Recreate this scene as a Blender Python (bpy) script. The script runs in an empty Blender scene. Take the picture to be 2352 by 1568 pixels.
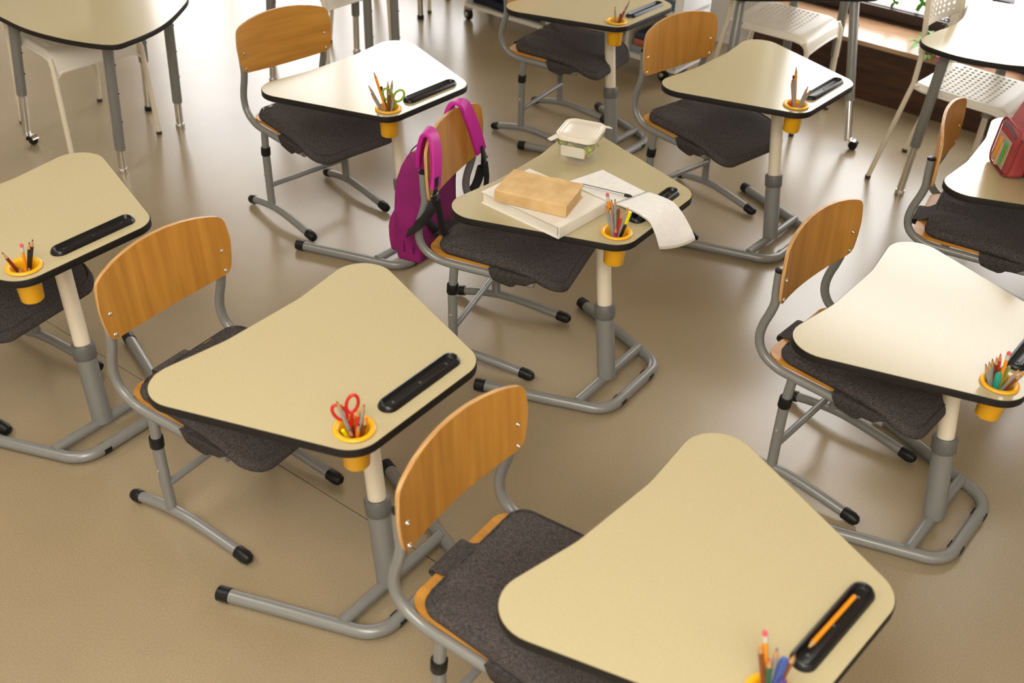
import bpy, bmesh, math, random
from math import sin, cos, pi, radians, sqrt, atan2
from mathutils import Vector, Matrix

C = bpy.context.scene.collection
scene = bpy.context.scene

# ------------------------------------------------------------------ camera, world, light, exposure
TH = -0.653                                     # direction in which the desks face (room axis)
E1 = Vector((cos(TH), sin(TH), 0)); E2 = Vector((-sin(TH), cos(TH), 0))
def R(a, b, z=0.0):                             # room coordinates (along window wall, towards window wall)
    return E1 * a + E2 * b + Vector((0, 0, z))

cam_d = bpy.data.cameras.new('camera'); cam = bpy.data.objects.new('camera', cam_d); C.objects.link(cam)
cam_d.sensor_width = 36.0; cam_d.lens = 2405.87 / 2352 * 36.0
cam_d.clip_start = 0.05; cam_d.clip_end = 200
cam.location = (0, 0, 2.36236)
_pitch, _roll = 0.626322, 0.0432493
_f = Vector((0, cos(_pitch), -sin(_pitch))); _u0 = Vector((0, sin(_pitch), cos(_pitch))); _r0 = Vector((1, 0, 0))
_rt = _r0 * cos(_roll) + _u0 * sin(_roll); _up = -_r0 * sin(_roll) + _u0 * cos(_roll)
cam.rotation_euler = Matrix((_rt, _up, -_f)).transposed().to_euler()
cam_d.dof.use_dof = True; cam_d.dof.focus_distance = 3.55; cam_d.dof.aperture_fstop = 2.8
scene.camera = cam

w = bpy.data.worlds.new('sky'); scene.world = w; w.use_nodes = True
bg = w.node_tree.nodes['Background']; bg.inputs['Color'].default_value = (1.0, 0.99, 0.985, 1); bg.inputs['Strength'].default_value = 8.1

scene.view_settings.view_transform = 'Standard'; scene.view_settings.look = 'None'
scene.view_settings.gamma = 1.0; scene.view_settings.use_curve_mapping = False
scene.view_settings.exposure = -0.42
scene.cycles.use_denoising = True
scene.cycles.max_bounces = 8; scene.cycles.diffuse_bounces = 4; scene.cycles.transparent_max_bounces = 12
scene.cycles.sample_clamp_indirect = 8.0

WALL = 6.08; FRAME_D = 6.25; CEIL = 3.6
WINDOWS = [(-9.9, -5.15, 0.42, 3.35), (-2.72, -.5, 0.42, 2.7)]      # e1 from, e1 to, z from, z to
def area(name, loc, rot, sx, sy, power, col, portal=False):
    l = bpy.data.lights.new(name, 'AREA'); l.shape = 'RECTANGLE'; l.size = sx; l.size_y = sy
    l.energy = power; l.color = col
    if portal: l.cycles.is_portal = True
    o = bpy.data.objects.new(name, l); C.objects.link(o); o.location = loc; o.rotation_euler = rot
    return o
for i, (a0, a1, z0, z1) in enumerate(WINDOWS):  # daylight portals in the window openings, facing into the room
    o = area('window_portal', R((a0 + a1) / 2, FRAME_D + 0.12, (z0 + z1) / 2), (0, 0, 0), a1 - a0, z1 - z0, 1, (1, 1, 1), True)
    o.rotation_euler = Matrix((E1, Vector((0, 0, 1)), E2)).transposed().to_euler()
for a, b, pw in ((-3.4, -.2, 66), (-.6, -.5, 106), (1.1, -1.3, 160), (3.0, -.4, 50)):      # added fill lights without fixtures, at ceiling height, above and behind the camera
    area('ceiling_fill_light', R(a, b, CEIL - 0.06), (0, 0, TH), 1.4, 1.4, pw, (1.0, 0.945, 0.84))

# ------------------------------------------------------------------ materials
def mat(name, col, rough=0.5, metal=0.0, spec=0.5, **k):
    m = bpy.data.materials.new(name); m.use_nodes = True
    b = m.node_tree.nodes['Principled BSDF']
    b.inputs['Base Color'].default_value = (*col, 1); b.inputs['Roughness'].default_value = rough
    b.inputs['Metallic'].default_value = metal; b.inputs['Specular IOR Level'].default_value = spec
    for kk, v in k.items(): b.inputs[kk.replace('_', ' ')].default_value = v
    return m
def nd(m, t, **k):
    n = m.node_tree.nodes.new(t)
    for a, v in k.items(): setattr(n, a, v)
    return n
def lk(m, a, b): m.node_tree.links.new(a, b)
def noise_color(m, c1, c2, scale=(1, 1, 1), nscale=5, detail=4, lo=0.35, hi=0.65, bump=0.0, bscale=None, rnd=0.0, coord='Object'):
    b = m.node_tree.nodes['Principled BSDF']
    tc = nd(m, 'ShaderNodeTexCoord'); mp = nd(m, 'ShaderNodeMapping'); mp.inputs['Scale'].default_value = scale
    lk(m, tc.outputs[coord], mp.inputs['Vector'])
    vec = mp.outputs['Vector']
    if rnd:
        oi = nd(m, 'ShaderNodeObjectInfo'); ad = nd(m, 'ShaderNodeVectorMath', operation='MULTIPLY_ADD')
        cb = nd(m, 'ShaderNodeCombineXYZ'); lk(m, oi.outputs['Random'], cb.inputs[0]); lk(m, oi.outputs['Random'], cb.inputs[1])
        ad.inputs[1].default_value = (rnd, rnd, rnd); lk(m, cb.outputs[0], ad.inputs[0]); lk(m, vec, ad.inputs[2]); vec = ad.outputs[0]
    n = nd(m, 'ShaderNodeTexNoise'); n.inputs['Scale'].default_value = nscale; n.inputs['Detail'].default_value = detail
    lk(m, vec, n.inputs['Vector'])
    r = nd(m, 'ShaderNodeValToRGB'); r.color_ramp.elements[0].position = lo; r.color_ramp.elements[1].position = hi
    r.color_ramp.elements[0].color = (*c1, 1); r.color_ramp.elements[1].color = (*c2, 1)
    lk(m, n.outputs['Fac'], r.inputs['Fac']); lk(m, r.outputs['Color'], b.inputs['Base Color'])
    if bump:
        n2 = n
        if bscale:
            n2 = nd(m, 'ShaderNodeTexNoise'); n2.inputs['Scale'].default_value = bscale; n2.inputs['Detail'].default_value = 3; lk(m, vec, n2.inputs['Vector'])
        bp = nd(m, 'ShaderNodeBump'); bp.inputs['Strength'].default_value = bump; bp.inputs['Distance'].default_value = 0.002
        lk(m, n2.outputs['Fac'], bp.inputs['Height']); lk(m, bp.outputs['Normal'], b.inputs['Normal'])
    return r
M = {}
M['laminate'] = mat('laminate', (.72, .55, .27), .17, spec=.9)
noise_color(M['laminate'], (.495, .428, .258), (.525, .455, .278), nscale=180, detail=2, bump=.03)
M['edge'] = mat('black_edging', (.014, .012, .011), .5, spec=.25)
M['black'] = mat('black_plastic', (.008, .008, .009), .3, spec=.4)
M['rubber'] = mat('black_rubber', (.008, .008, .008), .42, spec=.3)
M['wood'] = mat('beech_veneer', (.5, .25, .06), .34, spec=.45)
_r = noise_color(M['wood'], (.42, .178, .027), (.60, .285, .05), scale=(1, 5.5, .35), nscale=6, detail=5, lo=.3, hi=.72, rnd=9)
M['woodh'] = mat('beech_veneer_cross', (.5, .25, .06), .34, spec=.45)
noise_color(M['woodh'], (.42, .178, .027), (.60, .285, .05), scale=(1, .5, 6), nscale=6, detail=5, lo=.3, hi=.72, rnd=9)
M['ply'] = mat('plywood_edge', (.60, .36, .14), .45)
noise_color(M['ply'], (.42, .2, .06), (.66, .42, .18), scale=(160, 1, 1), nscale=3)
M['metal'] = mat('grey_powder_coat', (.235, .235, .228), .3, metal=.15)
M['cream_metal'] = mat('cream_powder_coat', (.80, .72, .58), .3)
M['chrome'] = mat('chrome', (.75, .74, .72), .18, metal=1)
M['fabric'] = mat('heathered_charcoal', (.04, .035, .036), .95, spec=.15)
noise_color(M['fabric'], (.030, .026, .025), (.115, .10, .097), scale=(1, 2.2, 2.2), nscale=160, detail=3, lo=.32, hi=.72, bump=.5, bscale=300)
M['yellow'] = mat('yellow_plastic', (.88, .45, .008), .32)
M['white_plastic'] = mat('white_plastic', (.86, .82, .74), .38)
M['white_gloss'] = mat('white_enamel', (.80, .78, .74), .3)
M['wall'] = mat('wall_paint', (.80, .78, .74), .6)
noise_color(M['wall'], (.76, .74, .70), (.82, .80, .76), nscale=3)
M['ceiling'] = mat('ceiling_paint', (.85, .82, .76), .7)
M['darkwood'] = mat('dark_wood', (.07, .026, .010), .4)
noise_color(M['darkwood'], (.030, .012, .005), (.07, .028, .011), scale=(1.2, 1, 9), nscale=4, detail=5)
M['benchtop'] = mat('bench_top', (.40, .20, .09), .24, spec=1.0)
noise_color(M['benchtop'], (.42, .24, .13), (.52, .32, .19), scale=(1, 6, 1), nscale=5, detail=5)
M['frame'] = mat('window_frame', (.035, .02, .016), .35)
M['paper'] = mat('paper', (.86, .86, .86), .7)
noise_color(M['paper'], (.83, .83, .835), (.88, .88, .88), nscale=40, bump=.05)
M['bookwhite'] = mat('white_cover', (.82, .79, .74), .42)
M['pages'] = mat('page_block', (.74, .70, .62), .8)
noise_color(M['pages'], (.66, .62, .55), (.8, .76, .68), scale=(1, 1, 60), nscale=20)
M['kraft'] = mat('kraft_paper', (.66, .43, .19), .7)
noise_color(M['kraft'], (.60, .385, .165), (.72, .49, .235), scale=(1, 1, 1), nscale=18, detail=6, bump=.9, bscale=22)
M['oldpages'] = mat('aged_pages', (.62, .42, .2), .8)
noise_color(M['oldpages'], (.5, .32, .13), (.68, .47, .24), scale=(1, 1, 60), nscale=20)
M['magenta'] = mat('magenta_nylon', (.42, .008, .22), .62)
noise_color(M['magenta'], (.20, .004, .105), (.27, .006, .145), nscale=14, bump=.25, bscale=9)
M['pinkstrap'] = mat('pink_padding', (.55, .016, .33), .55)
M['webbing'] = mat('black_webbing', (.010, .009, .010), .7)
M['satchel'] = mat('rose_nylon', (.42, .07, .07), .55)
noise_color(M['satchel'], (.33, .04, .045), (.43, .07, .07), nscale=16, bump=.4, bscale=12)
M['navy'] = mat('navy_cloth', (.04, .045, .11), .8)
M['green_food'] = mat('green_salad', (.16, .22, .02), .6)
noise_color(M['green_food'], (.13, .19, .012), (.52, .54, .06), nscale=60, lo=.35, hi=.68)
M['orange_food'] = mat('orange_filling', (.6, .22, .05), .6)
M['clear'] = mat('clear_plastic', (.96, .95, .90), .12)
def see_through(m, fac, col=(1, 1, 1)):
    nt = m.node_tree; out = nt.nodes['Material Output']; b = nt.nodes['Principled BSDF']
    t = nd(m, 'ShaderNodeBsdfTransparent'); t.inputs['Color'].default_value = (*col, 1)
    mx = nd(m, 'ShaderNodeMixShader'); mx.inputs[0].default_value = fac
    lk(m, t.outputs[0], mx.inputs[1]); lk(m, b.outputs[0], mx.inputs[2]); lk(m, mx.outputs[0], out.inputs['Surface'])
see_through(M['clear'], .11, (.99, .98, .95))
M['film'] = mat('clear_film', (.8, .78, .75), .15); see_through(M['film'], .3)
M['glass'] = mat('window_glass', (1, 1, 1), .02)
see_through(M['glass'], .05)
M['floor'] = mat('linoleum', (.4, .3, .19), .26, spec=1.0)
def floor_mat():
    m = M['floor']; b = m.node_tree.nodes['Principled BSDF']
    r = noise_color(m, (.275, .214, .132), (.375, .295, .187), nscale=230, detail=4, lo=.3, hi=.7, coord='Object')
    n2 = nd(m, 'ShaderNodeTexNoise'); n2.inputs['Scale'].default_value = 1.6; n2.inputs['Detail'].default_value = 5
    tc = nd(m, 'ShaderNodeTexCoord'); lk(m, tc.outputs['Object'], n2.inputs['Vector'])
    mr = nd(m, 'ShaderNodeMapRange'); mr.inputs['From Min'].default_value = .3; mr.inputs['From Max'].default_value = .7
    mr.inputs['To Min'].default_value = .93; mr.inputs['To Max'].default_value = 1.07; lk(m, n2.outputs['Fac'], mr.inputs['Value'])
    mul = nd(m, 'ShaderNodeMix', data_type='RGBA', blend_type='MULTIPLY'); mul.inputs[0].default_value = 1
    cb = nd(m, 'ShaderNodeCombineColor')
    for i in range(3): lk(m, mr.outputs[0], cb.inputs[i])
    lk(m, r.outputs['Color'], mul.inputs[6]); lk(m, cb.outputs[0], mul.inputs[7])
    # welded seam between two sheets
    p0 = Vector((-1.832, 3.294, 0)); p1 = Vector((-.192, 2.128, 0)); d = (p1 - p0).normalized(); nn = Vector((-d.y, d.x, 0))
    dp = nd(m, 'ShaderNodeVectorMath', operation='DOT_PRODUCT'); dp.inputs[1].default_value = nn; lk(m, tc.outputs['Object'], dp.inputs[0])
    sb = nd(m, 'ShaderNodeMath', operation='SUBTRACT'); sb.inputs[1].default_value = p0.dot(nn); lk(m, dp.outputs['Value'], sb.inputs[0])
    ab = nd(m, 'ShaderNodeMath', operation='ABSOLUTE'); lk(m, sb.outputs[0], ab.inputs[0])
    lt = nd(m, 'ShaderNodeMath', operation='LESS_THAN'); lt.inputs[1].default_value = .0014; lk(m, ab.outputs[0], lt.inputs[0])
    mx = nd(m, 'ShaderNodeMix', data_type='RGBA'); mx.inputs[7].default_value = (.05, .035, .02, 1)
    lk(m, lt.outputs[0], mx.inputs[0]); lk(m, mul.outputs[2], mx.inputs[6]); lk(m, mx.outputs[2], b.inputs['Base Color'])
    n3 = nd(m, 'ShaderNodeTexNoise'); n3.inputs['Scale'].default_value = 90; lk(m, tc.outputs['Object'], n3.inputs['Vector'])
    bp = nd(m, 'ShaderNodeBump'); bp.inputs['Strength'].default_value = .06; bp.inputs['Distance'].default_value = .002
    lk(m, n3.outputs['Fac'], bp.inputs['Height']); lk(m, bp.outputs['Normal'], b.inputs['Normal'])
floor_mat()
def flat(name, col, rough=.5): 
    if name not in M: M[name] = mat(name, col, rough)
    return M[name]
PC = dict(grey=(.33, .31, .29), orange=(.85, .30, .01), black=(.015, .013, .013), brown=(.22, .06, .02), red=(.65, .03, .02),
          darkred=(.16, .02, .015), teal=(.02, .36, .27), green=(.06, .42, .10), olive=(.24, .27, .08), yellow=(.9, .78, .0),
          magenta=(.6, .02, .2), blue=(.05, .10, .35), purple=(.10, .06, .22), wood=(.62, .38, .18), darkgreen=(.02, .13, .07))
for k, v in PC.items(): flat('pencil_' + k, v, .38)
flat('pencil_wood_tip', (.52, .28, .11), .7); flat('eraser', (.75, .10, .14), .8); flat('ferrule', (.6, .58, .5), .25)

# ------------------------------------------------------------------ mesh helpers
def mesh(name, verts, faces, mats, fm=None, smooth=True, auto=None):
    me = bpy.data.meshes.new(name); me.from_pydata([tuple(v) for v in verts], [], faces)
    for m in (mats if isinstance(mats, (list, tuple)) else [mats]): me.materials.append(M[m] if isinstance(m, str) else m)
    if fm: me.polygons.foreach_set('material_index', fm)
    bm = bmesh.new(); bm.from_mesh(me); bmesh.ops.recalc_face_normals(bm, faces=bm.faces); bm.to_mesh(me); bm.free()
    if smooth:
        me.polygons.foreach_set('use_smooth', [True] * len(me.polygons))
        try: me.set_sharp_from_angle(angle=radians(auto or 38))
        except Exception: pass
    me.update(); return me
def obj(name, me, parent=None, loc=None, rot=None):
    o = bpy.data.objects.new(name, me); C.objects.link(o)
    if parent: o.parent = parent
    if loc is not None: o.location = loc
    if rot is not None: o.rotation_euler = rot
    return o
def tag(o, label, cat, group=None):
    o['label'] = label; o['category'] = cat
    if group: o['group'] = group
    return o
def thing(name, label, cat, loc=(0, 0, 0), rz=0, group=None):
    o = bpy.data.objects.new(name, None); C.objects.link(o); o.empty_display_size = .1
    o.location = loc; o.rotation_euler = (0, 0, rz); return tag(o, label, cat, group)
class MB:
    def __init__(s): s.v = []; s.f = []; s.m = []
    def add(s, v, f, mi=0):
        n = len(s.v); s.v += [Vector(q) for q in v]; s.f += [[i + n for i in q] for q in f]; s.m += [mi] * len(f); return s
    def box(s, c, d, rz=0, mi=0, taper=1.0):
        c = Vector(c); x, y, z = d[0] / 2, d[1] / 2, d[2] / 2; cs, sn = cos(rz), sin(rz); v = []
        for k in (-1, 1):
            t = 1 if k < 0 else taper
            for a, b in ((-1, -1), (1, -1), (1, 1), (-1, 1)):
                px, py = a * x * t, b * y * t; v.append(c + Vector((px * cs - py * sn, px * sn + py * cs, k * z)))
        return s.add(v, [[0, 3, 2, 1], [4, 5, 6, 7], [0, 1, 5, 4], [1, 2, 6, 5], [2, 3, 7, 6], [3, 0, 4, 7]], mi)
    def tube(s, pts, r, n=14, caps=True, mi=0, a0=0, a1=2 * pi):
        pts = [Vector(p) for p in pts]; rr = r if isinstance(r, (list, tuple)) else [r] * len(pts)
        tang = []
        for i in range(len(pts)):
            a = pts[max(i - 1, 0)]; b = pts[min(i + 1, len(pts) - 1)]; tang.append((b - a).normalized())
        t = tang[0]; up = Vector((0, 0, 1)) if abs(t.z) < .9 else Vector((1, 0, 0))
        nrm = (up - t * up.dot(t)).normalized(); rings = []; v = []
        for i, p in enumerate(pts):
            t = tang[i]; nrm = (nrm - t * nrm.dot(t)).normalized(); bn = t.cross(nrm)
            full = abs(a1 - a0 - 2 * pi) < 1e-6; cnt = n if full else n + 1
            for k in range(cnt):
                a = a0 + (a1 - a0) * k / n; v.append(p + (nrm * cos(a) + bn * sin(a)) * rr[i])
        f = []
        for i in range(len(pts) - 1):
            for k in range(n):
                k2 = (k + 1) % cnt; f.append([i * cnt + k, i * cnt + k2, (i + 1) * cnt + k2, (i + 1) * cnt + k])
        if caps: f += [list(range(cnt))[::-1], [(len(pts) - 1) * cnt + k for k in range(cnt)]]
        return s.add(v, f, mi)
    def lathe(s, prof, c=(0, 0, 0), n=24, axis=None, mi=0):
        c = Vector(c); ax = Vector(axis).normalized() if axis else Vector((0, 0, 1))
        q = Vector((0, 0, 1)).rotation_difference(ax); v = []; f = []
        for r, z in prof:
            for k in range(n):
                a = 2 * pi * k / n; v.append(c + q @ Vector((r * cos(a), r * sin(a), z)))
        for i in range(len(prof) - 1):
            for k in range(n):
                k2 = (k + 1) % n; f.append([i * n + k, i * n + k2, (i + 1) * n + k2, (i + 1) * n + k])
        if prof[0][0] > 1e-5: f.append(list(range(n))[::-1])
        if prof[-1][0] > 1e-5: f.append([(len(prof) - 1) * n + k for k in range(n)])
        return s.add(v, f, mi)
    def rings(s, rings, close=True, mi=0, cap0=True, cap1=True):
        n = len(rings[0]); v = [p for r in rings for p in r]; f = []
        for i in range(len(rings) - 1):
            for k in range(n if close else n - 1):
                k2 = (k + 1) % n; f.append([i * n + k, i * n + k2, (i + 1) * n + k2, (i + 1) * n + k])
        if cap0: f.append(list(range(n))[::-1])
        if cap1: f.append([(len(rings) - 1) * n + k for k in range(n)])
        return s.add(v, f, mi)
    def me(s, name, mats, smooth=True, auto=None): return mesh(name, s.v, s.f, mats, s.m, smooth, auto)
def fillet(V, Rr, n=10):
    out = []; N = len(V); V = [Vector((p[0], p[1])) for p in V]
    for i in range(N):
        p = V[i]; r = Rr[i] if isinstance(Rr, (list, tuple)) else Rr
        if r <= 1e-6: out.append(p.copy()); continue
        da = V[i - 1] - p; db = V[(i + 1) % N] - p; la, lb = da.length, db.length; da /= la; db /= lb
        ang = math.acos(max(-1, min(1, da.dot(db))))
        if pi - ang < .01: out.append(p.copy()); continue
        t = min(r / math.tan(ang / 2), .49 * la, .49 * lb); r = t * math.tan(ang / 2)
        c = p + (da + db).normalized() * r / sin(ang / 2); p0 = p + da * t - c; p1 = p + db * t - c
        a0 = atan2(p0.y, p0.x); dd = (atan2(p1.y, p1.x) - a0 + pi) % (2 * pi) - pi
        for k in range(n + 1):
            a = a0 + dd * k / n; out.append(c + Vector((cos(a), sin(a))) * r)
    return out
def spline(pts, n=8):
    pts = [Vector(p) for p in pts]; out = []
    for i in range(len(pts) - 1):
        p0 = pts[max(i - 1, 0)]; p1 = pts[i]; p2 = pts[i + 1]; p3 = pts[min(i + 2, len(pts) - 1)]
        for k in range(n):
            t = k / n; out.append(.5 * ((2 * p1) + (p2 - p0) * t + (2 * p0 - 5 * p1 + 4 * p2 - p3) * t * t + (3 * p1 - p0 - 3 * p2 + p3) * t ** 3))
    return out + [pts[-1]]
def offset(poly, d):                            # inward offset of a counter-clockwise / clockwise polygon
    n = len(poly); A = sum(poly[i].x * poly[(i + 1) % n].y - poly[(i + 1) % n].x * poly[i].y for i in range(n)); sg = 1 if A > 0 else -1
    out = []
    for i in range(n):
        a = poly[i - 1]; b = poly[(i + 1) % n]; t = (b - a)
        if t.length < 1e-9: out.append(poly[i].copy()); continue
        t.normalize(); out.append(poly[i] + Vector((-t.y, t.x)) * d * sg)
    return out
def slab(poly, z0, z1, holes=(), mats='laminate', name='slab', bev=0.0):
    """flat board of any outline, with round holes cut through it"""
    bm = bmesh.new(); loops = [poly] + [[Vector((c[0] + r * cos(-2 * pi * k / 28), c[1] + r * sin(-2 * pi * k / 28))) for k in range(28)] for c, r in holes]
    for z in (z0, z1):
        es = []
        for lp in loops:
            vs = [bm.verts.new((p[0], p[1], z)) for p in lp]
            es += [bm.edges.new((vs[i], vs[(i + 1) % len(vs)])) for i in range(len(vs))]
        bmesh.ops.triangle_fill(bm, use_beauty=True, use_dissolve=False, edges=es)
    bm.verts.ensure_lookup_table(); tot = sum(len(l) for l in loops); base = 0
    for lp in loops:
        n = len(lp)
        for i in range(n):
            a, b = base + i, base + (i + 1) % n
            bm.faces.new((bm.verts[a], bm.verts[b], bm.verts[b + tot], bm.verts[a + tot]))
        base += n
    bmesh.ops.recalc_face_normals(bm, faces=bm.faces)
    me = bpy.data.meshes.new(name); bm.to_mesh(me); bm.free(); me.materials.append(M[mats] if isinstance(mats, str) else mats)
    return me
def band(poly, z0, z1, bulge, name, m):         # edging strip round a board
    o = poly; i0 = offset(poly, .004); ring = []
    for z, d in ((z0, .003), (z0 + .003, -bulge), (z1 - .003, -bulge), (z1 - .0006, .0)):
        ring.append([Vector((p.x, p.y, z)) for p in offset(poly, d)])
    ring.append([Vector((p.x, p.y, z1 - .0008)) for p in i0]); ring.append([Vector((p.x, p.y, z0)) for p in i0])
    mb = MB(); n = len(o); v = [p for r in ring for p in r]; f = []
    for a in range(len(ring)):
        b = (a + 1) % len(ring)
        for k in range(n): f.append([a * n + k, a * n + (k + 1) % n, b * n + (k + 1) % n, b * n + k])
    mb.add(v, f); return mb.me(name, m)
def rbox(d, r, seg=4, name='rbox', m='black', fn=None, levels=0):
    """soft box: rounded edges, optional deformation fn(v)"""
    bm = bmesh.new(); bmesh.ops.create_cube(bm, size=1)
    for v in bm.verts: v.co = Vector((v.co.x * d[0], v.co.y * d[1], v.co.z * d[2]))
    if levels: bmesh.ops.subdivide_edges(bm, edges=bm.edges[:], cuts=levels, use_grid_fill=True)
    hard = [e for e in bm.edges if len(e.link_faces) == 2 and e.link_faces[0].normal.angle(e.link_faces[1].normal, 0) > .5]
    if r: bmesh.ops.bevel(bm, geom=hard, offset=r, segments=seg, affect='EDGES', profile=.5, clamp_overlap=True)
    if fn:
        for v in bm.verts: v.co = Vector(fn(v.co))
    bmesh.ops.recalc_face_normals(bm, faces=bm.faces)
    me = bpy.data.meshes.new(name); bm.to_mesh(me); bm.free(); me.materials.append(M[m] if isinstance(m, str) else m)
    me.polygons.foreach_set('use_smooth', [True] * len(me.polygons)); me.set_sharp_from_angle(angle=radians(50)); return me
def ribbon(pts, side, wd, th, name, m, n=7):    # strap following pts; side = width direction(s)
    P = spline(pts, n); S = [Vector(q) for q in (spline(side, n) if isinstance(side, list) else [side] * len(P))]
    rg = []
    for i, p in enumerate(P):
        t = (P[min(i + 1, len(P) - 1)] - P[max(i - 1, 0)]).normalized(); s = S[i].normalized(); s = (s - t * s.dot(t)).normalized(); nn = t.cross(s)
        rg.append([p + s * (wd / 2 * cx) + nn * (th / 2 * cz) for cx, cz in ((-1, -.5), (-.93, -1), (.93, -1), (1, -.5), (1, .5), (.93, 1), (-.93, 1), (-1, .5))])
    return MB().rings(rg).me(name, m, True, 60)

# ------------------------------------------------------------------ the room
def struct(name, me, loc=None):
    o = obj(name, me, None, loc); o['kind'] = 'structure'; return o
def rbx(mb, a0, a1, b0, b1, z0, z1, mi=0): mb.box(R((a0 + a1) / 2, (b0 + b1) / 2, (z0 + z1) / 2), (a1 - a0, b1 - b0, z1 - z0), TH, mi); return mb
A0, A1, B0 = -11.0, 4.2, -3.6
struct('floor', rbx(MB(), A0, A1, B0, WALL + .3, -.1, 0).me('floor', 'floor', False))
struct('ceiling', rbx(MB(), A0, A1, B0, WALL + .3, CEIL, CEIL + .1).me('ceiling', 'ceiling', False))
struct('wall_left', rbx(MB(), A0 - .15, A0, B0, WALL + .3, 0, CEIL).me('wall_left', 'wall', False))
struct('wall_right', rbx(MB(), A1, A1 + .15, B0, WALL + .3, 0, CEIL).me('wall_right', 'wall', False))
struct('wall_back', rbx(MB(), A0, A1, B0 - .15, B0, 0, CEIL).me('wall_back', 'wall', False))
mb = MB()
(wa0, wa1, wz0, wz1), (wb0, wb1, _, _) = WINDOWS
for a, b in ((A0, wa0), (wa1, wb0), (wb1, A1)): rbx(mb, a, b, WALL, WALL + .3, 0, CEIL)
for a, b in ((wa0, wa1), (wb0, wb1)):
    rbx(mb, a, b, WALL, WALL + .3, wz1, CEIL); rbx(mb, a, b, WALL + .12, WALL + .3, 0, wz0 - .085)
struct('wall_front', mb.me('wall_front', 'wall', False))
struct('baseboard_front', rbx(rbx(MB(), A0, wa0, WALL - .012, WALL, 0, .07), wa1, wb0, WALL - .012, WALL, 0, .07).me('baseboard_front', 'wall', False))
for i, (a0, a1, z0, z1) in enumerate(WINDOWS):
    fr = MB(); rbx(fr, a0, a1, FRAME_D - .03, FRAME_D + .05, z0 - .085, z0); rbx(fr, a0, a1, FRAME_D - .03, FRAME_D + .05, z1 - .05, z1)
    for x in ((a0 + .03, a0 + 1.52, a0 + 3.04, a1 - .03) if i == 0 else (a0 + .03, a1 - .03)):
        rbx(fr, x - .03, x + .03, FRAME_D - .03, FRAME_D + .05, z0, z1)
    rbx(fr, a0, a1, FRAME_D - .055, FRAME_D - .03, z0 - .022, z0 - .004)
    wo = struct('window_%d' % (i + 1), fr.me('window_frame', 'frame', False))
    obj('pane', rbx(MB(), a0, a1, FRAME_D + .005, FRAME_D + .011, z0, z1).me('pane', 'glass', False), wo)
flat('pale_paving', (.62, .52, .36), .8)
struct('ground_outside', MB().box(R(-2, 21, -.35), (50, 28, .1), TH).me('ground_outside', 'pale_paving', False))

# bench under the right-hand window
bn = thing('window_bench', 'long low dark brown wooden bench under the right-hand window', 'bench', R(.2, 6.0, 0), TH)
def loc_bx(mb, a0, a1, b0, b1, z0, z1, mi=0): return mb.box(((a0 + a1) / 2 - .2, (b0 + b1) / 2 - 6.0, (z0 + z1) / 2), (a1 - a0, b1 - b0, z1 - z0), 0, mi)
obj('front_panel', loc_bx(MB(), -2.71, 3.15, 5.815, 5.835, 0, .31).me('front_panel', 'darkwood', False), bn)
obj('side_panel', loc_bx(MB(), -2.71, -2.69, 5.835, 6.07, 0, .31).me('side_panel', 'darkwood', False), bn)
obj('bench_top', loc_bx(MB(), -2.715, 3.15, 5.80, 6.195, .31, .335).me('bench_top', 'benchtop', False), bn)
obj('window_sill', loc_bx(MB(), -2.71, 3.15, 6.196, 6.218, .31, .345).me('window_sill', 'frame', False), bn)

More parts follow.
